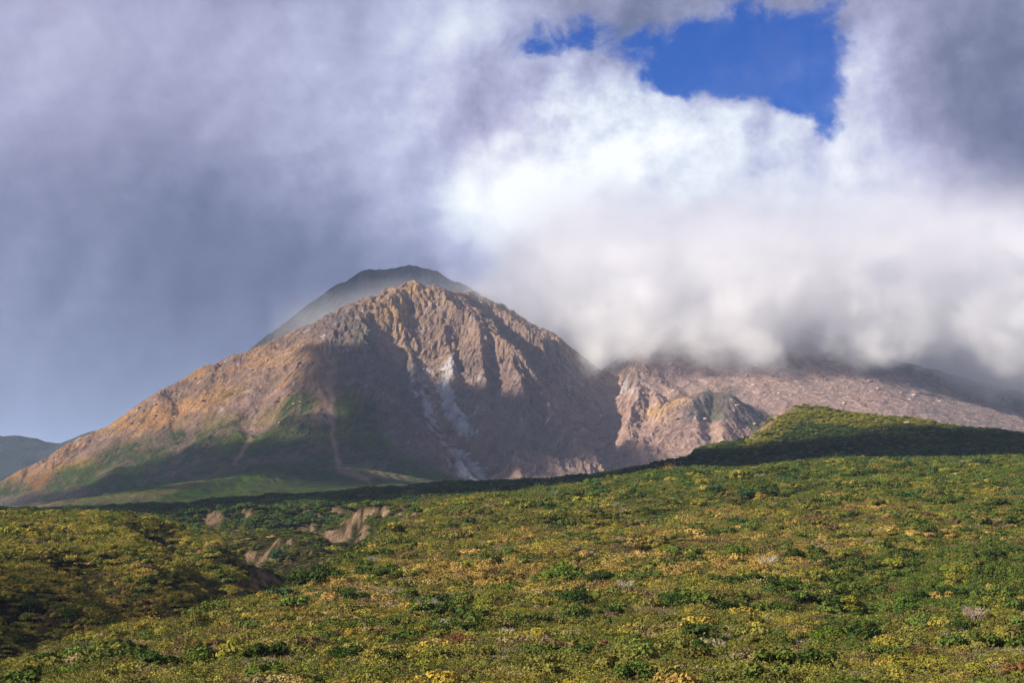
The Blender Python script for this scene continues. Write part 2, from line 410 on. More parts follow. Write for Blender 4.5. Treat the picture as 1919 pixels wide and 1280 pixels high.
# --- albedo
PXM, PYM = to_px(MX, MY, MZ)
jx = fbm(MX, MY, 160, 5, 120) * 90; jy = fbm(MX, MY, 160, 5, 140) * 60
qx, qy = PXM + jx * 0.5, PYM + jy * 0.5
nA = fbm(MX, MY, 120, 6, 150, 0.6); nB = fbm(MX, MY, 28, 4, 160, 0.65); nC = fbm(MX, MY, 300, 4, 170)
def one(v): return np.broadcast_to(np.asarray(v, float), MX.shape + (3,)).copy()
C = one((0.29, 0.19, 0.135))
C = paint(C, sstep(nA, -0.25, 0.35), (0.37, 0.25, 0.165))
C = paint(C, sstep(nB, 0.05, 0.45) * 0.7, (0.22, 0.145, 0.125))
left = sstep(700 + nC * 200 - qx, -60, 260)
C = paint(C, left * sstep(nA + nB * 0.6, -0.25, 0.35) * 0.85, (0.42, 0.225, 0.085))
C = paint(C, left * sstep(nC + nB * .5, 0.05, 0.35) * 0.6, (0.34, 0.22, 0.17))
C = paint(C, poly_mask(qx, qy, [(700, 560), (770, 528), (810, 545), (790, 590), (740, 620), (690, 600)], 16) * sstep(nB, -0.35, 0.2) * 0.8, (0.46, 0.28, 0.10))
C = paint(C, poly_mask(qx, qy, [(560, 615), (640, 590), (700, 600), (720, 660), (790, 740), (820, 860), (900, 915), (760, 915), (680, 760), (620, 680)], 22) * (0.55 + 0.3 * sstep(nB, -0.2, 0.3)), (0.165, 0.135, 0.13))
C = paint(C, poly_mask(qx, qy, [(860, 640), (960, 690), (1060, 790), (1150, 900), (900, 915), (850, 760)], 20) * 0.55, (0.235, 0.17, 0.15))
# the great slope: pinker, with grey bands that run down it
tal = poly_mask(qx, qy, [(1190, 600), (1640, 560), (2000, 700), (2000, 860), (1560, 790), (1440, 770), (1200, 740)], 18)
band = fbm(PXM - 1.6 * (PYM - 700) + jx * 0.2, PYM * 0.12 + jy * 0.1, 26, 5, 190, 0.6)
C = paint(C, tal * 0.8, (0.33, 0.225, 0.19))
C = paint(C, tal * sstep(band, 0.0, 0.4) * 0.45, (0.20, 0.155, 0.15))
C = paint(C, tal * sstep(-band, 0.1, 0.5) * 0.35, (0.43, 0.29, 0.23))
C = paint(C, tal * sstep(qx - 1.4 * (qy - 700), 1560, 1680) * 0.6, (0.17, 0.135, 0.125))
# middle hills: pale pink
C = paint(C, poly_mask(qx, qy, [(1100, 790), (1165, 700), (1260, 745), (1440, 800), (1400, 880), (1100, 900)], 14) * 0.55, (0.41, 0.265, 0.215))
C = paint(C, line_mask(qx, qy, [(1225, 775), (1270, 755)], 15), (0.50, 0.31, 0.14))
C = paint(C, poly_mask(qx, qy, [(1285, 745), (1330, 732), (1400, 742), (1445, 775), (1400, 800), (1350, 790), (1300, 790)], 8) * 0.9, (0.15, 0.120, 0.10))
# ash falls
ash = np.maximum.reduce([line_mask(qx, qy, [(825, 690), (838, 720), (862, 770), (880, 800)], 20), line_mask(PXM + jx * .2, qy, [(775, 710), (800, 770), (812, 800)], 17) * 0.6,
      line_mask(PXM + jx * .2, qy, [(850, 850), (880, 885), (912, 915)], 11), line_mask(PXM + jx * .15, qy, [(812, 800), (850, 850)], 9) * 0.5, line_mask(qx, qy, [(1190, 690), (1183, 730)], 6) * 0.8])
C = paint(C, np.clip(sstep(ash + nB * 0.55 + fbm(MX, MY, 9, 3, 230) * 0.5, 0.30, 0.75) * 0.9, 0, 1), (0.50, 0.48, 0.49))
# chutes of pale rubble between the green wedges
chute = np.maximum.reduce([line_mask(PXM + jx * .12, PYM, [(626, 690), (624, 760), (628, 850), (636, 880), (690, 900)], 6), line_mask(PXM + jx * .12, PYM, [(470, 720), (478, 790), (462, 830), (440, 870)], 5),
       line_mask(PXM + jx * .2, PYM, [(525, 640), (520, 700), (480, 790)], 8) * 0.4, line_mask(PXM + jx * .2, PYM, [(470, 865), (300, 925), (60, 950)], 10) * 0.35])
# vegetation
apron = poly_mask(PXM + jx * .3, PYM + jy * .1, [(-50, 975), (60, 950), (170, 925), (310, 898), (440, 868), (560, 862), (640, 880), (760, 905), (900, 925), (900, 1100), (90, 1100)], 8)
gn = sstep(nA + nB * 0.8, -0.42, 0.12)
green = np.maximum.reduce([
    poly_mask(qx, qy, [(-200, 935), (60, 900), (200, 850), (330, 815), (440, 770), (470, 800), (500, 790), (560, 730), (600, 735), (625, 800), (650, 730), (690, 740), (720, 800), (760, 850), (860, 880), (900, 930), (900, 1100), (-200, 1100)], 18),
    poly_mask(qx, qy, [(1315, 735), (1350, 735), (1345, 760), (1330, 790), (1310, 760)], 6) * 0.45,
    poly_mask(qx, qy, [(1395, 790), (1445, 772), (1430, 790), (1400, 810)], 6)])
sc2 = np.maximum.reduce([poly_mask(PXM + jx * .5, PYM, [(640, 585), (690, 640), (640, 700), (600, 660)], 20) * .35, sstep(nC + nA * .7, 0.25, 0.5) * left * 0.45])
veg = np.clip(np.maximum.reduce([apron * (0.92 + 0.2 * nB), green * (0.50 + 0.60 * gn), sc2 * gn]) * (1 - chute * 0.8), 0, 1)
C = paint(C, np.clip(chute * 0.6 * (1 - apron * 0.8), 0, 1), (0.33, 0.25, 0.20))
vc = paint(one((0.050, 0.068, 0.022)), sstep(nA, -0.1, 0.4), (0.085, 0.105, 0.022))
low = sstep(PYM, 860, 900) * sstep(PXM, 60, 260)
vc = paint(vc, np.maximum(low * 0.75, apron), (0.046, 0.084, 0.009))
vc = paint(vc, np.clip(apron * sstep(fbm(MX, MY, 24, 3, 240), 0.12, 0.3) * 0.8, 0, 1), (0.022, 0.036, 0.012))
C = C * (1 - veg[..., None]) + vc * veg[..., None]
grey = poly_mask(PXM + jx * .3, PYM + jy * .15, [(-100, 945), (200, 915), (420, 868), (470, 862), (380, 895), (180, 950), (-100, 975)], 8)
C = paint(C, grey * (1 - apron) * 0.4 * sstep(nB, -0.3, 0.2), (0.20, 0.165, 0.15))
C = paint(C, poly_mask(PXM + jx * .3, PYM, [(590, 870), (660, 890), (900, 915), (880, 935), (640, 930), (480, 905)], 10) * 0.5 * (1 - 0.8 * apron), (0.15, 0.125, 0.12))
C = paint(C, poly_mask(qx, qy, [(60, 895), (95, 890), (90, 912), (55, 918)], 8) * 0.7, (0.36, 0.16, 0.06))
# rear peak: dark, partly grown over
C = paint(C, sstep(MY, 4500, 4620) * poly_mask(PXM, PYM, [(400, 480), (1200, 480), (1200, 700), (400, 700)], 8), (0.085, 0.085, 0.08))
C *= (1 + nB * 0.45)[..., None]
C = np.clip(C, 0.01, 0.9)

def rock_material():
    m = bpy.data.materials.new('volcanic_rock'); m.use_nodes = True
    t = m.node_tree; t.nodes.clear(); N = NT(t)
    vc = N.node('ShaderNodeVertexColor', layer_name='rock_colour')
    g = N.node('ShaderNodeNewGeometry'); pos = g.outputs['Position']
    fine = N.noise(pos, 0.16, 6.0, 0.72); mid = N.noise(pos, 0.035, 5.0, 0.6)
    spk = N.ss(N.noise(pos, 0.11, 3.0, 0.8), 0.60, 0.72); spl = N.ss(N.noise(pos, 0.14, 3.0, 0.8), 0.38, 0.30)
    lum = 0.28 + fine * 1.10 + (mid - 0.5) * 0.7 + spk * 0.30 - spl * 0.30
    c = N.mix(1.0, vc.outputs[0], N.comb(lum, lum, lum), 'MULTIPLY')
    vo = N.node('ShaderNodeTexVoronoi'); N.put(vo.inputs['Vector'], pos); vo.inputs['Scale'].default_value = 0.11
    hgt = fine * 10.0 + N.m('MULTIPLY', vo.outputs['Distance'], 2.4) + mid * 12.0
    b = N.node('ShaderNodeBump'); b.inputs['Strength'].default_value = 1.0; b.inputs['Distance'].default_value = 1.0
    N.put(b.inputs['Height'], hgt)
    p = N.node('ShaderNodeBsdfDiffuse'); N.put(p.inputs['Color'], c); N.l.new(b.outputs[0], p.inputs['Normal'])
    p.inputs['Roughness'].default_value = 0.6
    o = N.node('ShaderNodeOutputMaterial'); N.l.new(p.outputs[0], o.inputs[0])
    return m
ROCK = rock_material()
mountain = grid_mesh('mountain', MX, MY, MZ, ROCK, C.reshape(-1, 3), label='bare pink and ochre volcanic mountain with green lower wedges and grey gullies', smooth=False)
print('mountain', time.time() - T0)

# ------------------------------------------------------------------ far hills
def far_hills(y0, y1, x0, x1, ridges, cell, colr, seed):
    X, Y = np.meshgrid(np.arange(x0, x1, cell), np.arange(y0, y1, cell))
    Zb = tents(X + fbm(X, Y, 300, 3, seed) * 60, Y + fbm(X, Y, 300, 3, seed + 9) * 60, ridges, np.full(X.shape, -45.0))
    Zb += fbm(X, Y, 180, 5, seed + 3, ridged=True) * 14 * sstep(Zb, -40, 20)
    n = fbm(X, Y, 200, 5, seed + 4)
    c = np.broadcast_to(np.array(colr), X.shape + (3,)).copy() * (1 + n * 0.5)[..., None]
    return grid_mesh('hills', X, Y, Zb, ROCK, c.reshape(-1, 3))
far_hills(5500, 8200, -3600, -900, [([(-600, 850, 6800), (-200, 818, 6800), (0, 820, 6800), (38, 821, 6800), (70, 831, 6850), (115, 832, 6900), (160, 824, 6900), (215, 800, 6950), (300, 760, 7000)], 0.4, 0.4, 30, 900, 20)], 24, (0.048, 0.058, 0.052), 300)
far_hills(5500, 8200, 1300, 4200, [([(1700, 800, 6500), (1800, 752, 6500), (1870, 747, 6500), (1925, 749, 6500), (2100, 770, 6500), (2400, 850, 6500)], 0.4, 0.4, 30, 900, 20)], 24, (0.05, 0.065, 0.04), 320)

# ------------------------------------------------------------------ near ground
cols = np.array([-500, -150, 0, 100, 200, 300, 400, 450, 500, 550, 600, 700, 800, 1000, 1200, 1400, 1600, 1919, 2400], float)
deps = np.array([50, 100, 140, 180, 220, 260, 300, 340, 380, 430, 500, 570, 650, 750, 900, 1050, 1300, 1700, 2400], float)
tab = {
 -500: [1500, 1370, 1320, 1290, 1275, 1270, 1240, 1180, 1130, 1080, 1030, 1000, 980, 980, 990, 985, 975, 965, 960],
 -150: [1500, 1375, 1325, 1300, 1285, 1290, 1255, 1195, 1140, 1085, 1030, 990, 970, 980, 990, 985, 975, 965, 960],
 0:    [1500, 1380, 1325, 1285, 1262, 1275, 1260, 1200, 1145, 1085, 1025, 985, 966, 978, 985, 980, 972, 962, 958],
 100:  [1500, 1380, 1320, 1280, 1245, 1235, 1262, 1212, 1155, 1090, 1025, 985, 966, 978, 985, 980, 970, 960, 955],
 200: [1500, 1380, 1315, 1270, 1230, 1200, 1228, 1215, 1160, 1085, 1030, 990, 967, 980, 985, 980, 968, 958, 952],
 300: [1500, 1380, 1310, 1262, 1215, 1180, 1190, 1205, 1160, 1092, 1028, 994, 980, 992, 990, 982, 965, 955, 950],
 400: [1500, 1380, 1308, 1255, 1205, 1172, 1155, 1192, 1180, 1105, 1032, 1002, 1040, 1022, 998, 968, 955, 950, 945],
 450: [1500, 1380, 1306, 1252, 1202, 1166, 1146, 1136, 1218, 1150, 1052, 1060, 1058, 1024, 996, 962, 952, 946, 942],
 500: [1500, 1380, 1305, 1250, 1200, 1160, 1134, 1116, 1180, 1190, 1150, 1085, 1045, 1012, 992, 956, 948, 940, 938],
 550: [1500, 1380, 1305, 1249, 1198, 1156, 1126, 1106, 1098, 1150, 1165, 1090, 1040, 1008, 990, 952, 942, 936, 935],
 600: [1500, 1380, 1305, 1248, 1195, 1150, 1118, 1092, 1074, 1085, 1135, 1085, 1030, 1003, 986, 948, 938, 932, 932],
 700: [1500, 1380, 1303, 1245, 1190, 1145, 1110, 1080, 1055, 1020, 996, 1050, 1015, 990, 975, 957, 930, 925, 925],
 800:  [1500, 1380, 1302, 1242, 1188, 1142, 1106, 1076, 1048, 1015, 980, 958, 952, 950, 955, 945, 925, 918, 922],
 1000: [1500, 1380, 1300, 1240, 1185, 1140, 1103, 1072, 1045, 1012, 978, 955, 938, 930, 935, 935, 915, 912, 918],
 1200: [1500, 1380, 1300, 1238, 1182, 1137, 1100, 1070, 1042, 1008, 972, 946, 922, 900, 892, 905, 905, 905, 915],
 1400: [1500, 1380, 1300, 1238, 1182, 1136, 1098, 1068, 1040, 1005, 968, 940, 915, 893, 884, 890, 880, 890, 905],
 1600: [1500, 1380, 1300, 1238, 1181, 1134, 1095, 1064, 1035, 1000, 962, 932, 905, 882, 870, 876, 870, 880, 900],
 1919: [1500, 1380, 1298, 1236, 1178, 1130, 1090, 1058, 1028, 992, 955, 925, 900, 880, 868, 872, 865, 870, 890],
 2400: [1500, 1375, 1295, 1232, 1174, 1126, 1086, 1052, 1020, 985, 948, 918, 894, 874, 862, 860, 855, 865, 880]}
TB = np.array([[zrow(tab[int(c)][i], d) for c in cols] for i, d in enumerate(deps)])
NU, NV = 600, 740
gu = np.linspace(-700, 2620, NU)
gd = 55.0 * (2300 / 55.0) ** np.linspace(0, 1, NV)
GU, GD = np.meshgrid(gu, gd)
FX = (GU - CX) / FPX / cp * GD * 0.995; FY = GD
wu = GU + fbm(FX, FY, 60, 3, 400) * 900 / np.sqrt(GD) ; wd = GD * (1 + fbm(FX, FY, 80, 3, 410) * 0.05)
def smooth_i(v, knots):
    i = np.clip(np.searchsorted(knots, v) - 1, 0, len(knots) - 2)
    t = np.clip((v - knots[i]) / (knots[i + 1] - knots[i]), 0, 1)
    return i + t
def catmull(Zt, fx, fy):
    def cr(p0, p1, p2, p3, t): return p1 + 0.5 * t * (p2 - p0 + t * (2 * p0 - 5 * p1 + 4 * p2 - p3 + t * (3 * (p1 - p2) + p3 - p0)))
    ix = np.clip(np.floor(fx).astype(int), 0, Zt.shape[1] - 2); iy = np.clip(np.floor(fy).astype(int), 0, Zt.shape[0] - 2)
    tx, ty = fx - ix, fy - iy
    g = lambda a, b: Zt[np.clip(iy + a, 0, Zt.shape[0] - 1), np.clip(ix + b, 0, Zt.shape[1] - 1)]
    rows = [cr(g(a, -1), g(a, 0), g(a, 1), g(a, 2), tx) for a in (-1, 0, 1, 2)]
    return cr(*rows, ty)
FZ = catmull(TB, smooth_i(wu, cols), smooth_i(wd, deps))
near = [
 # green ridge across the right middle distance
 ([(1190, 890, 1560), (1262, 875, 1500), (1290, 866, 1480), (1308, 838, 1500), (1345, 830, 1520), (1385, 829, 1540), (1405, 818, 1590), (1440, 786, 1650), (1478, 759, 1700), (1560, 769, 1740), (1640, 780, 1770), (1700, 786, 1790), (1800, 801, 1800), (1919, 820, 1800), (2200, 850, 1800), (2500, 880, 1800)], 0.5, 0.17, 8, 700, 5),
 # dark wooded bank under the mountain
 ([(300, 950, 1500), (480, 945, 1500), (600, 927, 1550), (760, 919, 1600), (868, 907, 1650), (940, 906, 1650), (1020, 900, 1620), (1120, 895, 1580), (1190, 887, 1560)], 0.25, 0.10, 20, 500, 6),
 # bluff edge above the gorge
 ([(380, 958, 1000), (470, 952, 980), (560, 950, 980), (640, 949, 960)], 0.1, 1.0, 4, 300, 3),
 # small mesa with an ochre cliff
 ([(648, 946, 800), (700, 947, 800), (760, 946, 790), (800, 948, 780)], 0.12, 1.7, 8, 300, 2),
 # spur inside the gorge
 ([(640, 985, 830), (600, 1000, 760), (560, 1010, 720), (520, 1025, 660), (500, 1060, 590)], 0.45, 0.5, 8, 300, 4),
 ([(700, 960, 800), (680, 985, 740), (668, 1005, 690)], 0.8, 0.8, 5, 200, 3),
]
FZ = tents(FX + fbm(FX, FY, 60, 4, 430) * 14, FY + fbm(FX, FY, 60, 4, 440) * 14, near, FZ)
far_f = sstep(FY, 300, 900)
lim_ = np.interp(GU, [900, 1100, 1190, 1255, 1288, 1306, 1345, 1385, 1405, 1440, 1478, 1500], [908, 894, 886, 876, 868, 847, 839, 838, 828, 796, 768, 700])
FZ = np.where(FY > 1250, -smax(-FZ, -zrow(lim_, FY), 4), FZ)
FZ += fbm(FX, FY, 26, 4, 450) * (1.1 + far_f * 1.6) + fbm(FX, FY, 110, 4, 455) * (0.6 + far_f * 2.5 + 5.0 * sstep(FY, 950, 1200))
gorge = poly_mask(GU, GD, [(-200, 250), (100, 240), (330, 280), (480, 345), (640, 440), (720, 500), (760, 620), (700, 760), (640, 980), (380, 1000), (360, 700), (480, 520), (380, 400), (-200, 340)], 25)
FZ += gorge * (fbm(FX, FY, 22, 5, 460, ridged=True) - 0.3) * 5.0
for line_, dep_, wid_ in [([(300, 600), (370, 530), (430, 465), (480, 410)], 13, 11), ([(180, 470), (260, 420), (330, 370), (380, 345)], 10, 11), ([(60, 400), (130, 350), (200, 310)], 8, 10), ([(-60, 285), (60, 270), (150, 275)], 6, 9), ([(470, 700), (540, 620), (600, 540), (640, 480)], 9, 12), ([(560, 900), (640, 780), (700, 640)], 9, 14),
        ([(1580, 260), (1660, 330), (1800, 420), (1950, 470)], 3.5, 12), ([(1100, 470), (1300, 560), (1500, 640)], 4, 16), ([(900, 300), (1040, 360), (1250, 400)], 2.5, 10)]:
    gl = np.array([((a_ - CX) / FPX * b_, b_) for a_, b_ in line_]); dm = np.full(FX.shape, 1e9)
    for a_, b_ in zip(gl[:-1], gl[1:]):
        e_ = b_ - a_; t_ = np.clip(((FX - a_[0]) * e_[0] + (FY - a_[1]) * e_[1]) / (e_ @ e_), 0, 1)
        dm = np.minimum(dm, np.hypot(FX - a_[0] - t_ * e_[0], FY - a_[1] - t_ * e_[1]))
    FZ -= dep_ * np.exp(-((dm + fbm(FX, FY, 18, 3, 465) * 5) / wid_) ** 2)
FZ = np.minimum(FZ, np.where(FY > 2150, -8 - (FY - 2150) * 0.1, 1e9) + 30 * (FY < 2150))

PXF, PYF = to_px(FX, FY, FZ)
gsl = np.hypot(np.gradient(FZ, axis=0) / np.gradient(FY, axis=0), np.gradient(FZ, axis=1) / np.gradient(FX, axis=1))
nF = fbm(FX, FY, 30, 5, 470); nG = fbm(FX, FY, 6, 4, 480, 0.6)
CF = np.broadcast_to(np.array((0.042, 0.038, 0.018)), FX.shape + (3,)).copy()
CF = paint(CF, sstep(nF + nG, 0, 0.6), (0.075, 0.058, 0.034))
CF = paint(CF, sstep(FY, 900, 1150), (0.045, 0.060, 0.020))
bare = np.maximum.reduce([
    poly_mask(PXF + nG * 8, PYF + nG * 6, [(465, 1035), (480, 1030), (500, 1075), (515, 1110), (498, 1108), (478, 1075)], 4) * sstep(nG, -0.3, .2),
    poly_mask(PXF + nG * 8, PYF + nG * 6, [(655, 950), (690, 952), (780, 952), (782, 968), (740, 985), (700, 965), (680, 985), (664, 975)], 4) * sstep(nG + nF, -0.15, .2),
    poly_mask(PXF + nG * 8, PYF + nG * 6, [(375, 975), (400, 958), (420, 962), (415, 985), (385, 990)], 4) * 0.8,
    poly_mask(PXF + nG * 8, PYF + nG * 6, [(460, 962), (476, 960), (474, 974), (460, 975)], 3),
    poly_mask(PXF + nG * 6, PYF + nG * 5, [(1385, 818), (1425, 785), (1472, 746), (1494, 764), (1462, 782), (1428, 818), (1405, 834)], 4) * (FY > 1300) * sstep(nG * 1.5 + nF, -0.45, 0.15),
    sstep(gsl, 0.62, 0.95) * gorge * sstep(nF + nG, -0.2, 0.2) * sstep(PYF, 1150, 1100) * (FY < 1100)])
CF = paint(CF, np.clip(bare, 0, 1) * (0.65 + 0.35 * sstep(nG, -0.3, 0.3)), (0.38, 0.26, 0.16))
CF = paint(CF, poly_mask(PXF, PYF, [(1400, 825), (1480, 755), (1720, 783), (1800, 800), (1600, 800), (1480, 790), (1430, 830)], 6) * (FY > 1300) * sstep(nF, -0.2, 0.2) * (1 - bare), (0.17, 0.17, 0.03))  # sunlit crest strip: its light put into the ground colour as lime
CF *= (1 + nG * 0.4)[..., None]
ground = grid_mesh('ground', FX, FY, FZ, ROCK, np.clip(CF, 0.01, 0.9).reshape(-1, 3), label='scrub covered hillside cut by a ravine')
# the same hillside carried on beyond the sides and behind the viewpoint
sx, sy = np.meshgrid(np.arange(-2400, 2401, 24.0), np.arange(-500, 2300, 24.0))
sy_ = np.clip(sy, 62, None); su = np.clip(sx * cp * FPX / (0.995 * sy_) + CX, -660, 2580)
sz = bilin(FZ, (su + 700) / 3320.0 * (NU - 1), np.log(sy_ / 55.0) / math.log(2300 / 55.0) * (NV - 1))
inn = (sy > 62) & (su > -660) & (su < 2580)
sz = np.where(inn, sz - 1.5 - 14.0 * sstep(np.minimum(su + 660, 2580 - su), 0, 700) * sstep(sy, 60, 120), sz) - 0.6 + fbm(sx, sy, 140, 4, 490) * 5 * ~inn
sz = np.minimum(sz, np.where(sy < 62, -7.0, 1e9))
grid_mesh('hillside', sx, sy, sz, ROCK, np.broadcast_to(np.array((0.085, 0.085, 0.028)), sx.shape + (3,)).reshape(-1, 3))
# land out to the horizon
gx, gy2 = np.meshgrid(np.linspace(-40000, 40000, 41), np.linspace(-20000, 60000, 41))
gp = grid_mesh('plain', gx, gy2, np.full(gx.shape, -75.0) - np.hypot(gx, gy2) * 0.0, ROCK, np.broadcast_to(np.array((0.05, 0.06, 0.03)), gx.shape + (3,)).reshape(-1, 3))
print('ground', time.time() - T0)
# ------------------------------------------------------------------ plants
def leaf_material(name, base, attr, rough=0.6, trans=0.09):
    """Leaves: the tint comes with each plant, fine variation from noise."""
    m = bpy.data.materials.new(name); m.use_nodes = True
    t = m.node_tree; t.nodes.clear(); N = NT(t)
    if attr == 'INSTANCER':
        a = N.node('ShaderNodeAttribute', attribute_type='INSTANCER', attribute_name='tint'); col = a.outputs['Color']
    else:
        a = N.node('ShaderNodeObjectInfo'); col = a.outputs['Color']
    g = N.node('ShaderNodeNewGeometry')
    n = N.noise(g.outputs['Position'], 1.3, 3.0, 0.6); n2 = N.noise(g.outputs['Position'], 9.0, 1.0, 0.5)
    lum = 0.52 + n * 1.1 + (n2 - 0.5) * 1.0
    c = N.mix(1.0, col, N.comb(lum, lum, lum), 'MULTIPLY')
    c = N.mix(1.0, c, (*base, 1), 'MULTIPLY')
    d = N.node('ShaderNodeBsdfDiffuse'); N.put(d.inputs[0], c)
    tr = N.node('ShaderNodeBsdfTranslucent'); N.put(tr.inputs[0], c)
    mx_ = N.node('ShaderNodeMixShader'); mx_.inputs[0].default_value = trans
    N.l.new(d.outputs[0], mx_.inputs[1]); N.l.new(tr.outputs[0], mx_.inputs[2])
    o = N.node('ShaderNodeOutputMaterial'); N.l.new(mx_.outputs[0], o.inputs[0])
    return m
def bark_material():
    m = bpy.data.materials.new('bark'); m.use_nodes = True
    t = m.node_tree; t.nodes.clear(); N = NT(t)
    g = N.node('ShaderNodeNewGeometry'); n = N.noise(g.outputs['Position'], 6.0, 3.0, 0.6)
    c = N.ramp(n, [(0.3, (0.10, 0.075, 0.055)), (0.7, (0.24, 0.20, 0.165))])
    d = N.node('ShaderNodeBsdfDiffuse'); N.put(d.inputs[0], c)
    o = N.node('ShaderNodeOutputMaterial'); N.l.new(d.outputs[0], o.inputs[0])
    return m
LEAF_I = leaf_material('scrub_leaves', (1, 1, 1), 'INSTANCER')
LEAF_O = leaf_material('bush_leaves', (1, 1, 1), 'OBJECT')
BARK = bark_material()

def quads_mesh(name, cen, nrm, size, rng, mat, aspect=0.62):
    n = len(cen)
    nrm = nrm / (np.linalg.norm(nrm, axis=1, keepdims=True) + 1e-9)
    up = rng.normal(size=(n, 3)); t = np.cross(nrm, up); t /= np.linalg.norm(t, axis=1, keepdims=True) + 1e-9
    b = np.cross(nrm, t)
    s = (size * rng.uniform(0.6, 1.35, n))[:, None]
    v = np.stack([cen + t * s, cen + b * s * aspect, cen - t * s, cen - b * s * aspect], 1).reshape(-1, 3)
    me = bpy.data.meshes.new(name)
    me.vertices.add(len(v)); me.vertices.foreach_set('co', v.astype(np.float32).ravel())
    me.loops.add(n * 4); me.loops.foreach_set('vertex_index', np.arange(n * 4, dtype=np.int32))
    me.polygons.add(n); me.polygons.foreach_set('loop_start', np.arange(n, dtype=np.int32) * 4)
    me.update(calc_edges=True); me.materials.append(mat)
    return me

def crown_points(rng, n, lobes, height, flat=0.75, leafy=0.85):
    """Leaf positions through the shells of overlapping clumps; unit radius."""
    cs = []
    for k in range(lobes):
        a = rng.uniform(0, 2 * math.pi); r = math.sqrt(rng.uniform(0, 1)) * 0.68
        h = height * (0.40 + 0.45 * rng.uniform(0, 1)) * (1 - 0.55 * r * r)
        cs.append((math.cos(a) * r, math.sin(a) * r, h, rng.uniform(0.22, 0.42)))
    cs = np.array(cs)
    i = rng.integers(0, lobes, n); d = rng.normal(size=(n, 3)); d /= np.linalg.norm(d, axis=1, keepdims=True)
    d[:, 2] = np.abs(d[:, 2]) * 0.9 + d[:, 2] * 0.1
    rad = cs[i, 3] * (1 - 0.35 * rng.uniform(0, 1, n) ** 2 * leafy)
    p = cs[i, :3] + d * rad[:, None] * np.array([1, 1, flat])
    nn = d + rng.normal(size=(n, 3)) * 0.55 + np.array([0, 0, 0.25])
    keep = p[:, 2] > 0.02
    return p[keep], nn[keep], cs

def tube(verts, faces, a, b, ra, rb, sides=4):
    a = Vector(a); b = Vector(b); d = (b - a); q = d.to_track_quat('Z', 'Y'); i0 = len(verts)
    for c, r in ((a, ra), (b, rb)):
        for k in range(sides):
            an = 2 * math.pi * k / sides
            verts.append(tuple(c + q @ Vector((math.cos(an) * r, math.sin(an) * r, 0))))
    for k in range(sides):
        k2 = (k + 1) % sides; faces.append((i0 + k, i0 + k2, i0 + sides + k2, i0 + sides + k))
def branch_mesh(name, rnd, tips, thick=0.03, mat=None):
    v, f = [], []
    for tp in tips:
        base_ = Vector((tp[0] * 0.08, tp[1] * 0.08, -0.15)); tip = Vector(tp)
        mid = base_.lerp(tip, 0.5) + Vector((rnd.uniform(-.08, .08), rnd.uniform(-.08, .08), rnd.uniform(0, .12)))
        tube(v, f, base_, mid, thick, thick * 0.65); tube(v, f, mid, tip, thick * 0.65, thick * 0.2)
    me = bpy.data.meshes.new(name); me.from_pydata(v, [], f); me.update(); me.materials.append(mat or BARK)
    return me
def bare_mesh(name, seed, mat, h=1.0, twigs=26, thick=0.022):
    """A leafless shrub: stems that fork twice into fine twigs."""
    rnd = random.Random(seed); v, f = [], []
    for k in range(twigs // 3):
        a = rnd.uniform(0, 6.28); tl = rnd.uniform(0.2, 0.9)
        b0 = Vector((rnd.uniform(-.1, .1), rnd.uniform(-.1, .1), -0.1))
        p1 = b0 + Vector((math.cos(a) * tl * 0.45, math.sin(a) * tl * 0.45, h * rnd.uniform(0.4, 0.6)))
        tube(v, f, b0, p1, thick, thick * .7, 3)
        for j in range(3):
            a2 = a + rnd.uniform(-1.1, 1.1)
            p2 = p1 + Vector((math.cos(a2) * .28, math.sin(a2) * .28, h * rnd.uniform(0.12, 0.32)))
            tube(v, f, p1, p2, thick * .6, thick * .4, 3)
            for q in range(3):
                a3 = a2 + rnd.uniform(-1.3, 1.3)
                tube(v, f, p2, p2 + Vector((math.cos(a3) * .16, math.sin(a3) * .16, h * rnd.uniform(0.04, 0.2))), thick * .4, thick * .2, 3)
    me = bpy.data.meshes.new(name); me.from_pydata(v, [], f); me.update(); me.materials.append(mat)
    return me

# source plants for the scrub that nobody could count
rng = np.random.default_rng(11)
src = bpy.data.collections.new('scrub_sources')
def add_src(me):
    o = bpy.data.objects.new(me.name, me); src.objects.link(o)
for k in range(4):      # low leafy mounds
    p, nn, _ = crown_points(rng, 620, 9, 0.62); add_src(quads_mesh('a%02d_mound' % k, p, nn, 0.085, rng, LEAF_I))
for k in range(2):      # airy shrubs of small leaves
    p = rng.normal(size=(520, 3)) * np.array([0.42, 0.42, 0.26]) + np.array([0, 0, 0.36]); p = p[p[:, 2] > 0]
    add_src(quads_mesh('b%02d_airy' % k, p, rng.normal(size=p.shape) + np.array([0, 0, .6]), 0.055, rng, LEAF_I, 0.4))
for k in range(2):      # tufts of grass and dry herbs
    n = 260; a = rng.uniform(0, 6.28, n); r = np.sqrt(rng.uniform(0, 1, n)) * 0.8
    p = np.stack([np.cos(a) * r, np.sin(a) * r, rng.uniform(0.05, 0.42, n)], 1)
    nn = np.stack([rng.normal(size=n), rng.normal(size=n), rng.normal(size=n) * 0.25], 1)
    add_src(quads_mesh('c%02d_tuft' % k, p, nn, 0.13, rng, LEAF_I, 0.22))
for k in range(2):      # leafless twigs
    add_src(bare_mesh('d%02d_twigs' % k, 50 + k, LEAF_I, 0.75, 42, 0.016))
for k in range(3):      # rounded tree crowns for the distance
    p, nn, _ = crown_points(rng, 520, 10, 0.95, 0.85); add_src(quads_mesh('e%02d_crown' % k, p, nn, 0.11, rng, LEAF_I))
NSRC = 13

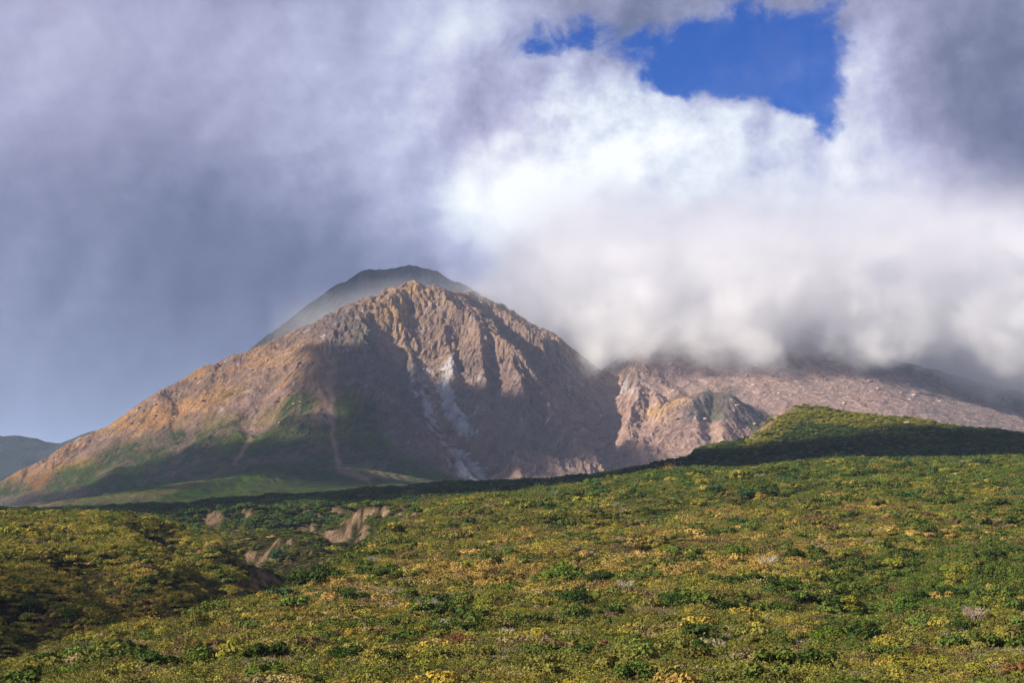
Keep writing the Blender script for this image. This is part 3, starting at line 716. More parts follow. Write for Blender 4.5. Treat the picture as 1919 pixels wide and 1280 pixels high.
def ground_z(x, y):
    r = np.log(np.asarray(y) / 55.0) / math.log(2300 / 55.0) * (NV - 1)
    u = np.asarray(x) * cp * FPX / (0.995 * np.asarray(y)) + CX
    c = (u + 700) / (3320.0) * (NU - 1)
    return bilin(FZ, c, r)
def hit(px, py):
    """Where the line of sight of a photograph pixel first meets the near ground."""
    ys = np.linspace(90, 2200, 9000); a = (px - CX) / FPX
    b = (CY - py) / FPX; k = cp - b * sp
    zs = (sp + b * cp) / k * ys; xs = a / k * ys
    g = ground_z(xs, ys); i = np.argmax(g >= zs)
    return float(xs[i]), float(ys[i]), float(g[i])

def jitter_polar(y0, y1, umin, umax, spacing):
    pts = []; y = y0
    while y < y1:
        sp_ = spacing(y); n = int((umax - umin) / FPX * y / sp_)
        xs = (umin - CX) / FPX * y + (np.arange(n) + rng.uniform(-.5, .5, n)) * sp_
        pts.append(np.stack([xs, y + rng.uniform(-.5, .5, n) * sp_], 1)); y += sp_
    return np.concatenate(pts)
PAL = {'olive': (0.122, 0.116, 0.026), 'lime': (0.165, 0.160, 0.024), 'gold': (0.240, 0.192, 0.034), 'ochre': (0.270, 0.185, 0.050), 'rust': (0.150, 0.080, 0.032),
       'straw': (0.230, 0.175, 0.080), 'grey': (0.200, 0.165, 0.130), 'brown': (0.120, 0.086, 0.038), 'green': (0.068, 0.092, 0.018), 'deep': (0.034, 0.054, 0.012), 'bluegreen': (0.035, 0.072, 0.028)}
PN = list(PAL); PV = np.array([PAL[k] for k in PN])
def scatter(name, pts, weights, size, kinds, label, keep=None):
    x, y = pts[:, 0], pts[:, 1]; z = ground_z(x, y); px, py = to_px(x, y, z)
    if keep is not None:
        k = keep(x, y, z, px, py); x, y, z, px, py = x[k], y[k], z[k], px[k], py[k]
    n = len(x); Wt = np.clip(weights(x, y, px, py, n), 0.0005, None) ** 2.3; Wt = Wt / Wt.sum(1, keepdims=True)
    ci = (np.cumsum(Wt, 1) < rng.uniform(0, 1, n)[:, None]).sum(1).clip(0, len(PN) - 1)
    tint = PV[ci] * rng.uniform(0.72, 1.3, (n, 1)) * (1 + rng.uniform(-.06, .06, (n, 3)))
    grey_ = ci == PN.index('grey')
    kd = kinds(ci, n); kd = np.where(grey_ & (kd < 6) & (rng.uniform(0, 1, n) < 0.7), 8 + rng.integers(0, 2, n), kd)
    sz = size(x, y, n)
    me = bpy.data.meshes.new(name); me.vertices.add(n)
    me.vertices.foreach_set('co', np.stack([x, y, z - sz * 0.06], 1).astype(np.float32).ravel())
    a = me.attributes.new('tint', 'FLOAT_COLOR', 'POINT'); a.data.foreach_set('color', np.concatenate([tint, np.ones((n, 1))], 1).astype(np.float32).ravel())
    a = me.attributes.new('grow', 'FLOAT', 'POINT'); a.data.foreach_set('value', sz.astype(np.float32))
    a = me.attributes.new('turn', 'FLOAT', 'POINT'); a.data.foreach_set('value', rng.uniform(0, 6.28, n).astype(np.float32))
    a = me.attributes.new('which', 'INT', 'POINT'); a.data.foreach_set('value', kd.astype(np.int32))
    o = bpy.data.objects.new(name, me); COL.objects.link(o)
    o['kind'] = 'stuff'; o['label'] = label
    ng = bpy.data.node_groups.new(name + '_nodes', 'GeometryNodeTree')
    ng.interface.new_socket('Geometry', in_out='INPUT', socket_type='NodeSocketGeometry')
    ng.interface.new_socket('Geometry', in_out='OUTPUT', socket_type='NodeSocketGeometry')
    G = NT(ng); gi = G.node('NodeGroupInput'); go = G.node('NodeGroupOutput')
    def at(nm, ty):
        q = G.node('GeometryNodeInputNamedAttribute', data_type=ty); q.inputs['Name'].default_value = nm; return q.outputs['Attribute']
    ci_ = G.node('GeometryNodeCollectionInfo'); ci_.inputs['Collection'].default_value = src
    ci_.inputs['Separate Children'].default_value = True; ci_.inputs['Reset Children'].default_value = True
    ip = G.node('GeometryNodeInstanceOnPoints'); ip.inputs['Pick Instance'].default_value = True
    G.l.new(gi.outputs[0], ip.inputs['Points']); G.l.new(ci_.outputs[0], ip.inputs['Instance']); G.l.new(at('which', 'INT'), ip.inputs['Instance Index'])
    cx_ = G.node('ShaderNodeCombineXYZ'); G.l.new(at('turn', 'FLOAT'), cx_.inputs[2]); G.l.new(cx_.outputs[0], ip.inputs['Rotation'])
    cs_ = G.node('ShaderNodeCombineXYZ')
    for q in range(3): G.l.new(at('grow', 'FLOAT'), cs_.inputs[q])
    G.l.new(cs_.outputs[0], ip.inputs['Scale']); G.l.new(ip.outputs[0], go.inputs[0])
    md = o.modifiers.new('plants', 'NODES'); md.node_group = ng
    return n
def W_(n, **kw):
    a = np.zeros((n, len(PN)))
    for k, v in kw.items(): a[:, PN.index(k)] = v
    return a
def w_near(x, y, px, py, n):
    a = fbm(x, y, 38, 3, 600); b = fbm(x, y, 22, 3, 610); c = fbm(x, y, 75, 3, 620); d = fbm(x, y, 13, 2, 640)
    lhill = sstep(px, 560, 420) * sstep(y, 250, 360)
    lush = poly_mask(px, py, [(1540, 1110), (1620, 1050), (1940, 1000), (1940, 1130), (1700, 1190), (1560, 1200)], 40)
    top = sstep(y, 480, 700)
    dry = sstep(y, 320, 230)
    mid = poly_mask(px, py, [(560, 1110), (700, 1040), (1000, 1010), (1300, 990), (1920, 985), (1930, 1050), (1550, 1090), (1200, 1110), (900, 1130), (640, 1180), (420, 1200)], 25)
    return W_(n, brown=(0.35 + 1.5 * np.clip(-a - b, 0, 1)) * (1 - .5 * top), olive=1.1 - 0.4 * mid + 1.2 * np.clip(a, 0, 1), lime=0.30 + 1.6 * np.clip(-a, 0, 1) + lhill * 0.6, gold=(0.12 + 2.0 * np.clip(b, 0, 1)) * (1 - .7 * lush) + lhill * 1.1,
              ochre=(0.15 + 0.65 * mid + 2.6 * np.clip(c, 0, 1)) * (1 - .6 * lush) * (1 - .5 * top), rust=np.clip(-b - 0.12, 0, 1) * 1.8 * (0.3 + dry), straw=0.2 * mid + np.clip(d - 0.05, 0, 1) * 1.6 * (0.4 + dry),
              grey=0.16 + np.clip(-c, 0, 1) * 1.0, green=0.45 - 0.10 * mid + 1.5 * np.clip(a - b, 0, 1) + 1.6 * lush + top * 1.6, deep=0.06 + 0.5 * lush + 0.25 * top + np.clip(a - 0.2, 0, 1), bluegreen=0.05 + 0.3 * top)
def k_near(ci, n):
    r = rng.uniform(0, 1, n)
    return np.where(r < 0.56, rng.integers(0, 4, n), np.where(r < 0.80, 4 + rng.integers(0, 2, n), np.where(r < 0.97, 6 + rng.integers(0, 2, n), 8 + rng.integers(0, 2, n))))
bare_grid = bare
def bare_at(x, y):
    r = np.log(np.asarray(y) / 55.0) / math.log(2300 / 55.0) * (NV - 1); u = x * cp * FPX / (0.995 * y) + CX
    return bilin(bare_grid, (u + 700) / 3320.0 * (NU - 1), r)
def at_grid(Gd, x, y):
    r = np.log(y / 55.0) / math.log(2300 / 55.0) * (NV - 1); u = x * cp * FPX / (0.995 * y) + CX
    return bilin(Gd, (u + 700) / 3320.0 * (NU - 1), r)
n1_ = scatter('scrub', jitter_polar(92, 930, -480, 2400, lambda y: 1.15 + y * 0.0018), w_near, lambda x, y, n: (0.80 + y * 0.0016) * rng.uniform(0.5, 1.8, n) * np.where(rng.uniform(0, 1, n) < .05, 1.6, 1) * (1 - 0.5 * at_grid(gorge, x, y)), k_near,
        'dense low scrub of olive, gold and rust tones over the near hillside', keep=lambda x, y, z, px, py: bare_at(x, y) < 0.35)
def w_far(x, y, px, py, n):
    a = fbm(x, y, 120, 3, 660); lit = poly_mask(px, py, [(1390, 840), (1478, 745), (1720, 775), (1820, 800), (1640, 806), (1500, 792), (1430, 842)], 6) * (y > 1400)  # sun on the ridge crest is put into the plant tints
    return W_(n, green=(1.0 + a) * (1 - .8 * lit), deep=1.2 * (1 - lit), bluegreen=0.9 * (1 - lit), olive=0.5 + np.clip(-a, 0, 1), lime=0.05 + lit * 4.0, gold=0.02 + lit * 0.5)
n2_ = scatter('woodland', jitter_polar(900, 2230, -260, 2180, lambda y: 3.2 + (y - 900) * 0.0012), w_far, lambda x, y, n: rng.uniform(1.6, 3.6, n), lambda ci, n: np.where(rng.uniform(0, 1, n) < .8, 10 + rng.integers(0, 3, n), rng.integers(0, 4, n)),
        'dark green woodland and thicket across the middle distance', keep=lambda x, y, z, px, py: (bare_at(x, y) < 0.3) & (rng.uniform(0, 1, len(x)) > 0.85 * sstep(x, 200, 260) * sstep(y, 1590, 1640)))
def w_top(x, y, px, py, n):
    return W_(n, green=1.2, deep=0.5, bluegreen=0.5, olive=0.5, gold=0.35, lime=0.35, ochre=0.12)
n3_ = scatter('thicket', jitter_polar(470, 960, 560, 2180, lambda y: 6.5), w_top, lambda x, y, n: rng.uniform(1.7, 3.6, n), lambda ci, n: 10 + rng.integers(0, 3, n),
        'rounded green tree crowns crowding the upper part of the sunlit slope', keep=lambda x, y, z, px, py: (bare_at(x, y) < 0.3) & (at_grid(gorge, x, y) < 0.5) & (fbm(x, y, 45, 3, 700) + 0.5 * sstep(y, 560, 760) > 0.22))
n4_ = scatter('thicket', jitter_polar(150, 560, -260, 2180, lambda y: 2.6 + y * 0.002), lambda x, y, px, py, n: W_(n, green=1.3, deep=0.9, olive=0.7, lime=0.25), lambda x, y, n: rng.uniform(1.1, 2.9, n), lambda ci, n: 10 + rng.integers(0, 3, n),
        'clumps of green bushes standing above the low scrub', keep=lambda x, y, z, px, py: (bare_at(x, y) < 0.3) & (at_grid(gorge, x, y) < 0.5) & (fbm(x, y, 20, 3, 720) + 0.16 * poly_mask(px, py, [(1540, 1110), (1620, 1050), (1940, 1000), (1940, 1130), (1700, 1190), (1560, 1200)], 30) > 0.31))
print('scatter', n1_, n2_, n3_, n4_, time.time() - T0)

# ------------------------------------------------------------------ single bushes and trees
def tagm(o, label, cat, group=None):
    o['label'] = label; o['category'] = cat
    if group: o['group'] = group
rs = random.Random(5); nr = np.random.default_rng(77)
PROTO = []
for k in range(7):
    lob = [14, 11, 16, 9, 12, 18, 10][k]; hgt = [0.85, 0.75, 0.8, 1.0, 0.7, 0.75, 1.15][k]
    p, nn, cs = crown_points(nr, 1300, lob, hgt, 0.85, 0.6)
    lm = quads_mesh('bush_leaves', p, nn, 0.062, nr, LEAF_O)
    tips = [tuple(c[:3] * np.array([0.9, 0.9, 0.95])) for c in cs[:7]]
    PROTO.append((lm, branch_mesh('bush_branches', rs, tips, 0.03)))
BARES = [(bare_mesh('bare_twigs', 90 + k, LEAF_O, 0.95, 54, 0.014), None) for k in range(3)]
NB = [0]
def bush(name, x, y, r, tint, label, cat, group=None, proto=None, squash=1.0, turn=None, bare=False):
    z = float(ground_z(x, y)); k = rs.randrange(len(PROTO)) if proto is None else proto
    root = bpy.data.objects.new(name, None); COL.objects.link(root); root.empty_display_size = 0.3
    root.location = (x, y, z - 0.08 * r); root.rotation_euler = (0, 0, rs.uniform(0, 6.28) if turn is None else turn)
    root.scale = (r, r, r * squash)
    tagm(root, label, cat, group)
    tc_ = [min(0.9, max(0.005, q * rs.uniform(0.9, 1.1))) for q in tint]
    if bare:
        tw = bpy.data.objects.new('twigs', BARES[k % 3][0]); tw.color = (*tc_, 1); tw.parent = root; COL.objects.link(tw)
    else:
        lv = bpy.data.objects.new('crown' if 'tree' in name else 'foliage', PROTO[k][0]); lv.color = (*tc_, 1); lv.parent = root; COL.objects.link(lv)
        br = bpy.data.objects.new('trunk' if 'tree' in name else 'branches', PROTO[k][1]); br.parent = root; COL.objects.link(br)
    NB[0] += 1
    return root
HAND = [  # px, py of the foot, width in photograph pixels, tint, squash, name, label
 (1075, 1137, 70, 'deep', 1.0, 'bush', 'round dark green bush alone in the middle of the scrub below the big pale one'),
 (1062, 1098, 92, 'green', 1.1, 'bush', 'largest bright green bush in the middle of the slope with a lumpy top'),
 (1120, 1094, 70, 'deep', 0.8, 'bush', 'low dark bush trailing to the right of the largest bright green one'),
 (1018, 1100, 58, 'green', 0.8, 'bush', 'small green bush touching the left side of the largest bright one'),
 (1160, 1098, 50, 'green', 0.6, 'bush', 'flat green bush at the end of the row right of the largest bright one'),
 (585, 1108, 96, 'deep', 1.15, 'bush', 'tall dark green bush on the lip of the ravine left of centre'),
 (548, 1112, 50, 'deep', 1.2, 'bush', 'dark green bush hanging over the ravine edge, left neighbour of the tall one'),
 (622, 1090, 52, 'green', 1.1, 'bush', 'green bush just right of the tall dark one on the ravine lip'),
 (520, 1056, 50, 'bluegreen', 1.1, 'tree', 'round blue green tree standing alone inside the ravine'),
 (928, 1122, 76, 'green', 0.9, 'bush', 'spreading green bush left of centre with a dark underside'),
 (962, 1106, 56, 'green', 0.8, 'bush', 'green bush behind and right of the spreading one left of centre'),
 (862, 1110, 70, 'olive', 0.8, 'bush', 'olive bush at the left end of the central row of bushes'),
 (835, 1130, 70, 'green', 0.6, 'bush', 'low green bush lying below the olive one left of centre'),
 (652, 1242, 84, 'deep', 0.9, 'bush', 'left of two dark bushes side by side near the bottom edge'),
 (722, 1246, 78, 'deep', 0.85, 'bush', 'right of two dark bushes side by side near the bottom edge'),
 (1262, 1138, 72, 'deep', 0.8, 'bush', 'dark flat topped bush right of the round one in mid slope'),
 (1282, 1049, 72, 'green', 0.8, 'bush', 'green bush on the ochre patch above the dark flat topped one'),
 (1388, 1044, 62, 'green', 0.9, 'bush', 'green bush with a grey leafless shrub at its foot'),
 (1488, 1050, 62, 'deep', 0.9, 'bush', 'dark bush at the left end of the pair on the upper right slope'),
 (1518, 1060, 46, 'deep', 0.7, 'bush', 'smaller dark bush at the right end of the pair on the upper right slope'),
 (1388, 1100, 66, 'deep', 0.85, 'bush', 'dark bush at the upper left of the diagonal pair right of centre'),
 (1450, 1117, 70, 'deep', 0.9, 'bush', 'dark bush at the lower right of the diagonal pair right of centre'),
 (1420, 1104, 48, 'green', 0.8, 'bush', 'green bush wedged between the diagonal pair of dark ones'),
 (1508, 1202, 60, 'ochre', 1.0, 'bush', 'single bright orange yellow bush low on the right side'),
 (1548, 1205, 60, 'green', 1.1, 'bush', 'green bush pressed against the right of the orange yellow one'),
 (1210, 1215, 62, 'deep', 0.7, 'bush', 'dark low bush in the lower middle beneath the flat topped one'),
 (655, 1134, 48, 'deep', 0.7, 'bush', 'small dark bush on the left slope below the ravine lip'),
 (575, 1184, 82, 'olive', 0.6, 'bush', 'wide low olive bush on the left slope above the dark pair'),
 (1580, 1122, 72, 'green', 0.9, 'bush', 'rounded green bush at the left end of the lush belt on the right'),
 (1570, 1150, 60, 'deep', 0.9, 'bush', 'dark bush below the left end of the lush belt on the right'),
 (1840, 1276, 66, 'lime', 1.0, 'bush', 'bright lime green bush in the lower right corner'),
 (1600, 1278, 52, 'green', 0.9, 'bush', 'green bush on the bottom edge left of the lime one'),
 (60, 1150, 54, 'deep', 1.2, 'bush', 'dark green bush in the hollow at the far left'),
 (130, 1166, 52, 'deep', 1.0, 'bush', 'dark green bush in the hollow, right of the far left one'),
 (52, 1168, 34, 'lime', 1.2, 'bush', 'small yellow green bush under the dark one at the far left'),
 (1768, 1185, 60, 'gold', 1.2, 'bush', 'golden bush at the foot of the lush belt on the right'),
 (1792, 1190, 52, 'deep', 1.2, 'bush', 'dark bush leaning against the golden one on the right'),
 (1694, 868, 22, 'bluegreen', 1.3, 'tree', 'lone dark tree on the skyline of the lit slope at right'),
 (1570, 878, 50, 'gold', 0.8, 'tree', 'golden crowned tree on the skyline of the lit slope'),
 (1438, 938, 44, 'deep', 1.1, 'tree', 'darkest tree in the green belt below the shaded hill'),
 (1395, 935, 44, 'bluegreen', 1.0, 'tree', 'dark tree left of the darkest one in the upper green belt'),
 (1360, 893, 20, 'green', 1.3, 'tree', 'small upright tree on the near skyline left of the green belt'),
 (1400, 892, 20, 'lime', 1.3, 'tree', 'small bright upright tree on the near skyline'),
 (1476, 905, 38, 'bluegreen', 1.1, 'tree', 'broad tree on the near skyline under the shaded hill'),
 (1107, 918, 44, 'green', 1.1, 'tree', 'rounded green tree at the left end of the near skyline'),
 (1055, 1018, 36, 'bluegreen', 0.9, 'tree', 'small blue green tree on the middle slope above the ochre patch'),
 (500, 1132, 60, 'gold', 0.9, 'bush', 'golden bush on the ravine edge left of the tall dark one'),
 (310, 1196, 50, 'gold', 0.9, 'bush', 'golden bush on the near rim of the ravine at lower left'),
 (320, 1268, 40, 'deep', 1.3, 'bush', 'slender dark bush near the bottom edge at left'),
 (370, 1280, 60, 'olive', 1.0, 'bush', 'olive bush cut by the bottom edge at left'),
 (175, 1276, 40, 'straw', 1.0, 'bush', 'straw coloured bush beside the stones at the bottom left'),
 (662, 958, 30, 'lime', 1.2, 'bush', 'bright yellow green bush on top of the small ochre cliff'),
]
for px, py, w_px, tn, sq, nm, lb in HAND:
    x, y, z = hit(px, py); r = w_px / FPX * y * 0.5 * 1.08
    c_ = PAL[tn] if tn != 'green' else (0.076, 0.110, 0.016)
    bush('bush' if nm == 'bush' else 'tree', x, y, r, c_, lb, nm, None, squash=sq)
for px, py, w_px, tn, lb in [(1830, 1172, 70, (0.36, 0.29, 0.22), 'pale leafless shrub with spreading pinkish twigs at right'), (1440, 1066, 50, (0.36, 0.33, 0.28), 'grey leafless shrub at the foot of a green bush on the upper right slope'),
        (1212, 1072, 30, (0.5, 0.48, 0.44), 'whitish dead shrub standing on the ochre patch'), (952, 1196, 40, (0.40, 0.34, 0.27), 'left of two bare saplings low in the middle of the scrub'),
        (1012, 1212, 44, (0.42, 0.33, 0.24), 'right of two bare saplings low in the middle of the scrub'), (700, 1062, 40, (0.30, 0.24, 0.22), 'grey brown leafless shrub on the slope right of the ravine'),
        (505, 1255, 46, (0.38, 0.33, 0.27), 'forked bare shrub in the scrub at lower left'), (800, 1150, 60, (0.27, 0.23, 0.19), 'grey twiggy shrub left of the spreading green bush'),
        (1170, 1110, 50, (0.34, 0.28, 0.23), 'bare twigs right of the round dark green bush'), (370, 955 + 150, 34, (0.32, 0.28, 0.22), 'bare shrub on the shaded side of the ravine')]:
    x, y, z = hit(px, py); r = w_px / FPX * y * 0.55
    bush('shrub', x, y, r, tn, lb, 'shrub', squash=1.1, bare=True)
# the rest of the larger bushes, described by colour and part of the slope
WORD = {'olive': 'olive', 'lime': 'yellow green', 'gold': 'golden', 'ochre': 'orange ochre', 'green': 'green', 'deep': 'dark green', 'bluegreen': 'blue green', 'rust': 'rust brown'}
def zone(px, py, y):
    if px < 520 and y > 250: return 'on the hill left of the ravine'
    if y > 560: return 'on the upper rim of the sunlit slope'
    if 1540 < px and 1000 < py < 1200: return 'in the lush belt at right'
    if py > 1190: return 'in the nearest scrub along the bottom'
    return 'on the open middle of the slope'
cand = []
while len(cand) < 236:
    u = rs.random()
    if u < 0.24: px, py = rs.uniform(1560, 1925), rs.uniform(1040, 1160)
    elif u < 0.50: px, py = rs.uniform(780, 1930), rs.uniform(885, 985)
    elif u < 0.62: px, py = rs.uniform(0, 480), rs.uniform(975, 1120)
    else: px, py = rs.uniform(300, 1920), rs.uniform(1000, 1285)
    x, y, z = hit(px, py)
    if y > 950 or y < 100 or bare_at(np.array([x]), np.array([y]))[0] > .3: continue
    zt = zone(px, py, y)
    opts = {'on the hill left of the ravine': ['gold', 'olive', 'lime', 'gold', 'deep'], 'on the upper rim of the sunlit slope': ['green', 'bluegreen', 'deep', 'olive', 'green', 'gold', 'lime'],
            'in the lush belt at right': ['green', 'deep', 'lime', 'green', 'olive'], 'in the nearest scrub along the bottom': ['olive', 'green', 'rust', 'gold', 'deep'], 'on the open middle of the slope': ['olive', 'green', 'ochre', 'gold', 'lime']}[zt]
    tn = rs.choice(opts); r = rs.uniform(1.0, 2.5) * (rs.uniform(1.1, 2.0) if zt.startswith('on the upper') else 1.35 if 'lush' in zt else 1.0) * (0.8 + y / 1500)
    sq = rs.uniform(0.65, 1.15); side = 'far left' if px < 480 else 'centre left' if px < 900 else 'centre' if px < 1300 else 'centre right' if px < 1620 else 'far right'
    lb = '%s %s bush %s%s' % ('low spreading' if sq < 0.82 else 'tall rounded' if sq > 1.0 else 'dome shaped', WORD[tn], zt, '' if ('lush' in zt or 'left of' in zt) else ' ' + side)
    bush('bush', x, y, r, PAL[tn], lb, 'bush', lb.replace('bush', 'bushes'), squash=sq); cand.append(1)
print('bushes', NB[0], time.time() - T0)

# ------------------------------------------------------------------ boulders
def boulder_mesh(seed):
    rnd = random.Random(seed); bm = bmesh.new(); bmesh.ops.create_icosphere(bm, subdivisions=2, radius=1.0)
    ax = [Vector((rnd.gauss(0, 1), rnd.gauss(0, 1), rnd.gauss(0, 1))).normalized() for _ in range(9)]
    for v in bm.verts:
        for a in ax:                                    # planes that chop the ball into a faceted block
            d = v.co.dot(a)
            if d > 0.62: v.co -= a * (d - 0.62)
        v.co *= rnd.uniform(0.95, 1.05); v.co.z *= 0.75
    me = bpy.data.meshes.new('boulder'); bm.to_mesh(me); bm.free(); return me
def stone_material():
    m = bpy.data.materials.new('boulder_stone'); m.use_nodes = True
    t = m.node_tree; t.nodes.clear(); N = NT(t)
    oi = N.node('ShaderNodeObjectInfo'); g = N.node('ShaderNodeNewGeometry')
    n = N.noise(g.outputs['Position'], 0.7, 5.0, 0.65); lum = 0.55 + n * 0.9
    c = N.mix(1.0, oi.outputs['Color'], N.comb(lum, lum, lum), 'MULTIPLY')
    d = N.node('ShaderNodeBsdfDiffuse'); N.put(d.inputs[0], c); o = N.node('ShaderNodeOutputMaterial'); N.l.new(d.outputs[0], o.inputs[0])
    return m
STONE = stone_material(); BM = [boulder_mesh(k) for k in range(5)]
for m_ in BM: m_.materials.append(STONE)
def mount_z(x, y): return bilin(MZ, (np.asarray(x) - mx[0]) / CELL, (np.asarray(y) - my[0]) / CELL)
def hit_m(px, py):
    ys = np.linspace(2300, 5200, 6000); a = (px - CX) / FPX; b = (CY - py) / FPX; k = cp - b * sp
    zs = (sp + b * cp) / k * ys; xs = a / k * ys; g = mount_z(xs, ys); i = np.argmax(g >= zs)
    return float(xs[i]), float(ys[i]), float(g[i])
def boulder(x, y, z, r, c, lb, grp=None):
    o = bpy.data.objects.new('boulder', rs.choice(BM)); COL.objects.link(o); o.location = (x, y, z + r * 0.1)
    o.scale = (r * rs.uniform(.8, 1.4), r * rs.uniform(.8, 1.3), r * rs.uniform(.6, 1.0)); o.rotation_euler = (rs.uniform(-.4, .4), rs.uniform(-.4, .4), rs.uniform(0, 6.28))
    o.color = (*c, 1); tagm(o, lb, 'boulder', grp)
for px, py, w_px, c, lb in [(1630, 716, 13, (0.36, 0.26, 0.21), 'flat topped pale boulder high on the debris slope under the cloud'), (1390, 697, 12, (0.34, 0.24, 0.19), 'squat boulder on the debris slope above the rounded hill'),
        (1416, 686, 7, (0.5, 0.48, 0.46), 'small white boulder at the edge of the cloud'), (1715, 744, 12, (0.36, 0.27, 0.22), 'boulder on the right flank of the debris slope'),
        (1257, 683, 11, (0.36, 0.26, 0.2), 'boulder on the crest above the notch hill'), (1645, 730, 10, (0.33, 0.25, 0.2), 'boulder just below the flat topped one'),
        (380, 752, 8, (0.14, 0.11, 0.11), 'dark boulder high on the left shoulder'), (292, 780, 9, (0.13, 0.11, 0.12), 'dark boulder near the skyline of the left shoulder'), (1475, 752, 9, (0.12, 0.1, 0.09), 'dark rock on the tip of the green ridge'),
        (1698, 792, 14, (0.33, 0.28, 0.22), 'pale outcrop rock on the lit top of the green ridge'), (1165, 722, 13, (0.36, 0.2, 0.14), 'reddish rock standing on the notch hill')]:
    if px == 1698 or px == 1475: x, y, z = hit(px, py + 4)
    else: x, y, z = hit_m(px, py)
    boulder(x, y, z, w_px / FPX * y * 0.55, c, lb)
for k in range(90):
    if k < 62: px, py = rs.uniform(1200, 1900), rs.uniform(690, 800)
    else: px, py = rs.uniform(180, 600), rs.uniform(640, 800)
    x, y, z = hit_m(px, py)
    if y < 2600 or (k < 62 and y < 3500): continue
    g_ = 'small boulders strewn over the debris slope under the cloud' if k < 62 else 'small boulders strewn over the sunlit left shoulder'
    boulder(x, y, z, rs.uniform(2.5, 6.0), (0.36, 0.26, 0.21) if rs.random() < .6 else (0.17, 0.14, 0.13), g_.replace('boulders', 'boulder'), g_)
for px, py, w_px, lb in [(196, 1272, 22, 'pinkish stone at the bottom edge, left of two'), (222, 1268, 18, 'pale stone at the bottom edge, right of two')]:
    x, y, z = hit(px, py); boulder(x, y, z + 0.4, w_px / FPX * y * 0.5, (0.36, 0.30, 0.26), lb)
# ------------------------------------------------------------------ cloud resting on the summit
def volume_material(name, color, density, aniso=0.2, attr=None):
    m = bpy.data.materials.new(name); m.use_nodes = True
    t = m.node_tree; t.nodes.clear(); N = NT(t)
    v = N.node('ShaderNodeVolumePrincipled'); v.inputs['Color'].default_value = (*color, 1); v.inputs['Density'].default_value = density
    v.inputs['Anisotropy'].default_value = aniso; v.inputs['Density Attribute'].default_value = attr or ''
    o = N.node('ShaderNodeOutputMaterial'); N.l.new(v.outputs[0], o.inputs['Volume'])
    return m
def cap_cloud():
    me = bpy.data.meshes.new('cloud'); o = bpy.data.objects.new('cloud', me); COL.objects.link(o)
    o['kind'] = 'stuff'; o['label'] = 'thick white cloud resting on the right hand summit'
    ng = bpy.data.node_groups.new('cloud_nodes', 'GeometryNodeTree')
    ng.interface.new_socket('Geometry', in_out='INPUT', socket_type='NodeSocketGeometry')
    ng.interface.new_socket('Geometry', in_out='OUTPUT', socket_type='NodeSocketGeometry')
    G = NT(ng); go = G.node('NodeGroupOutput'); G.node('NodeGroupInput')
    pos = Ex(G, G.node('GeometryNodeInputPosition').outputs[0]); x, y, z = G.sep(pos)
    n = G.noise(pos, 1 / 240.0, 7.0, 0.60); nL = G.noise(pos, 1 / 700.0, 2.0, 0.5); nF = G.noise(pos, 1 / 95.0, 5.0, 0.66)
    w = (n - 0.5) * 2.0; wl = (nL - 0.5) * 2.0; wf = (nF - 0.5) * 2.0
    zb = 560.0 - 190.0 * G.ss(x, -140.0, 230.0) - 100.0 * G.ss(x, 900.0, 1350.0)
    hgt = z - zb + w * 265.0 + wl * 120.0 + wf * 90.0 + 25.0 * G.ss(x, 700.0, 500.0) - 25.0
    dens = G.ss(hgt, -25.0, 55.0) * G.ss(z - zb, -95.0, 15.0) * G.ss(z + w * 260.0 + wl * 120.0, 900.0, 560.0)
    dens = dens * G.ss(x + w * 330.0 + wl * 120.0 + wf * 70.0 - (z - 480.0) * 0.35, -170.0, 130.0) * G.ss(y + w * 220.0 + wl * 90.0 + wf * 70.0, 4060.0, 4140.0) * G.ss(y, 5250.0, 5000.0)
    # thin mist trailing off to the left, between the two peaks
    qx = (x + 330.0) * (1 / 260.0); qy = (y - 4560.0) * (1 / 230.0); qz = (z - 590.0 - 0.16 * x) * (1 / 60.0)
    mist = G.m('EXPONENT', (qx * qx + qy * qy + qz * qz) * -1.0) * G.ss(w + wf * 0.5, -0.35, 0.5)
    total = dens * 0.0092 + mist * 0.0080
    vc_ = G.node('GeometryNodeVolumeCube'); G.put(vc_.inputs['Density'], total); vc_.inputs['Background'].default_value = 0.0
    vc_.inputs['Min'].default_value = (-950, 3860, 220); vc_.inputs['Max'].default_value = (2500, 5300, 960)
    vc_.inputs['Resolution X'].default_value = 310; vc_.inputs['Resolution Y'].default_value = 120; vc_.inputs['Resolution Z'].default_value = 80
    sm = G.node('GeometryNodeSetMaterial'); G.l.new(vc_.outputs[0], sm.inputs[0]); sm.inputs['Material'].default_value = CLOUD
    G.l.new(sm.outputs[0], go.inputs[0])
    md = o.modifiers.new('cloud', 'NODES'); md.node_group = ng
    me.materials.append(CLOUD)
CLOUD = volume_material('cloud_vapour', (0.990, 0.992, 0.998), 1.0, 0.1, 'density')
cap_cloud()

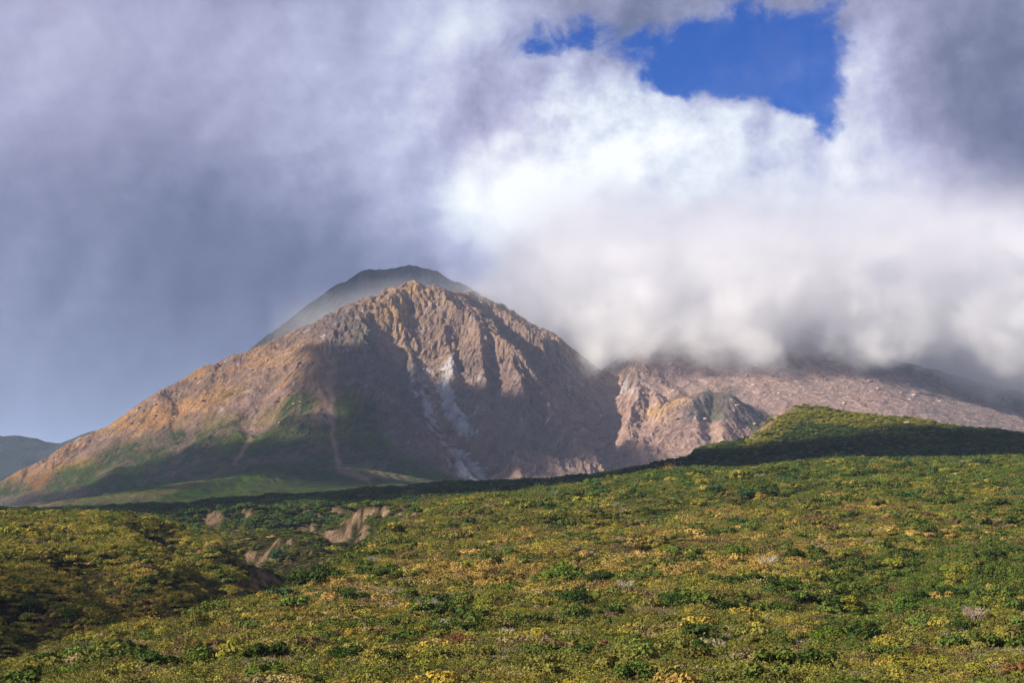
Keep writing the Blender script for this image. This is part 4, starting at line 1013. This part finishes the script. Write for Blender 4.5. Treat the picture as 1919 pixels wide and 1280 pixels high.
# ------------------------------------------------------------------ unseen clouds off to the left, placed to shade the land and the cap cloud
CUMULUS = volume_material('cumulus_vapour', (0.98, 0.98, 0.985), 0.022, 0.25)
DIM_VEIL = volume_material('dimming_veil_vapour', (0.98, 0.98, 0.985), 0.0021, 0.25)  # thin cloud added out of view to dim the cap cloud
def cumulus(tx, ty, tz, dist, rx, ry, rz, seed, turn=0.0, mat=None):
    """A cloud whose shadow falls on (tx, ty, tz)."""
    bm = bmesh.new(); bmesh.ops.create_icosphere(bm, subdivisions=5, radius=1.0)
    co = np.array([v.co[:] for v in bm.verts])
    n = fbm(co[:, 0] * 1.0 + co[:, 2] * 0.7 + seed, co[:, 1] + co[:, 2] * 0.6, 0.9, 6, seed, 0.55)
    co *= (1 + n * 0.55)[:, None]; co[:, 2] = np.where(co[:, 2] < 0, co[:, 2] * 0.35, co[:, 2])
    for v, c in zip(bm.verts, co): v.co = c
    me = bpy.data.meshes.new('cloud'); bm.to_mesh(me); bm.free(); me.materials.append(mat or CUMULUS)
    o = bpy.data.objects.new('cloud', me); COL.objects.link(o)
    o.location = Vector((tx, ty, tz)) + SUN_DIR * dist; o.scale = (rx, ry, rz); o.rotation_euler = (0, 0, turn)
    o['kind'] = 'stuff'; o['label'] = 'unseen cloud placed towards the sun to cast its shade'
SHADE = [
 (600, 1375, 75, 3400, 330, 330, 110, 1, 0.0),      # over the green ridge
 (60, 1290, 10, 3300, 330, 270, 120, 2, 0.0),
 (-300, 1650, 0, 3300, 330, 420, 120, 3, 0.0),      # over the wooded bank
 (-190, 3270, 110, 3500, 230, 190, 80, 4, 0.0),     # over the lower face
 (-380, 3130, 70, 3500, 260, 150, 70, 5, 0.0),
 (-265, 3600, 250, 3500, 170, 150, 60, 11, 0.3), (-170, 3500, 190, 3500, 200, 180, 60, 12, 0.0), (10, 3500, 190, 3500, 170, 170, 60, 16, 0.5), (90, 3330, 120, 3500, 150, 150, 60, 17, 0.5), (-620, 2560, 10, 3400, 150, 90, 40, 14, 0.0), (-210, 2790, 20, 3400, 250, 170, 60, 19, 0.0), (-115, 385, -25, 3400, 75, 80, 24, 20, 0.0),  # placed to shade the face, the apron and the ravine
 (-880, 3160, 40, 3500, 300, 150, 60, 13, 0.0), (-640, 3260, 80, 3500, 250, 130, 50, 18, 0.0),
]
SHADE += [(650, 4720, 600, 4600, 1650, 640, 240, 8, 0.0, DIM_VEIL), (20, 4420, 520, 4300, 260, 260, 120, 21, 0.0, DIM_VEIL), (-330, 5080, 600, 4200, 230, 200, 90, 15, 0.0)]  # added veils dim the cap cloud; the last cloud shades the rear peak
for a_ in SHADE: cumulus(*a_)

# ------------------------------------------------------------------ air
def haze():
    bm = bmesh.new(); bmesh.ops.create_cube(bm, size=1.0)
    me = bpy.data.meshes.new('haze'); bm.to_mesh(me); bm.free()
    me.materials.append(volume_material('haze_air', (0.50, 0.66, 0.96), 0.000034, 0.0))
    o = bpy.data.objects.new('haze', me); COL.objects.link(o)
    o.scale = (90000, 90000, 1065); o.location = (0, 20000, 970 - 1065 / 2)
    o['kind'] = 'stuff'; o['label'] = 'thin blue haze over the land'
haze()
print('done', time.time() - T0)
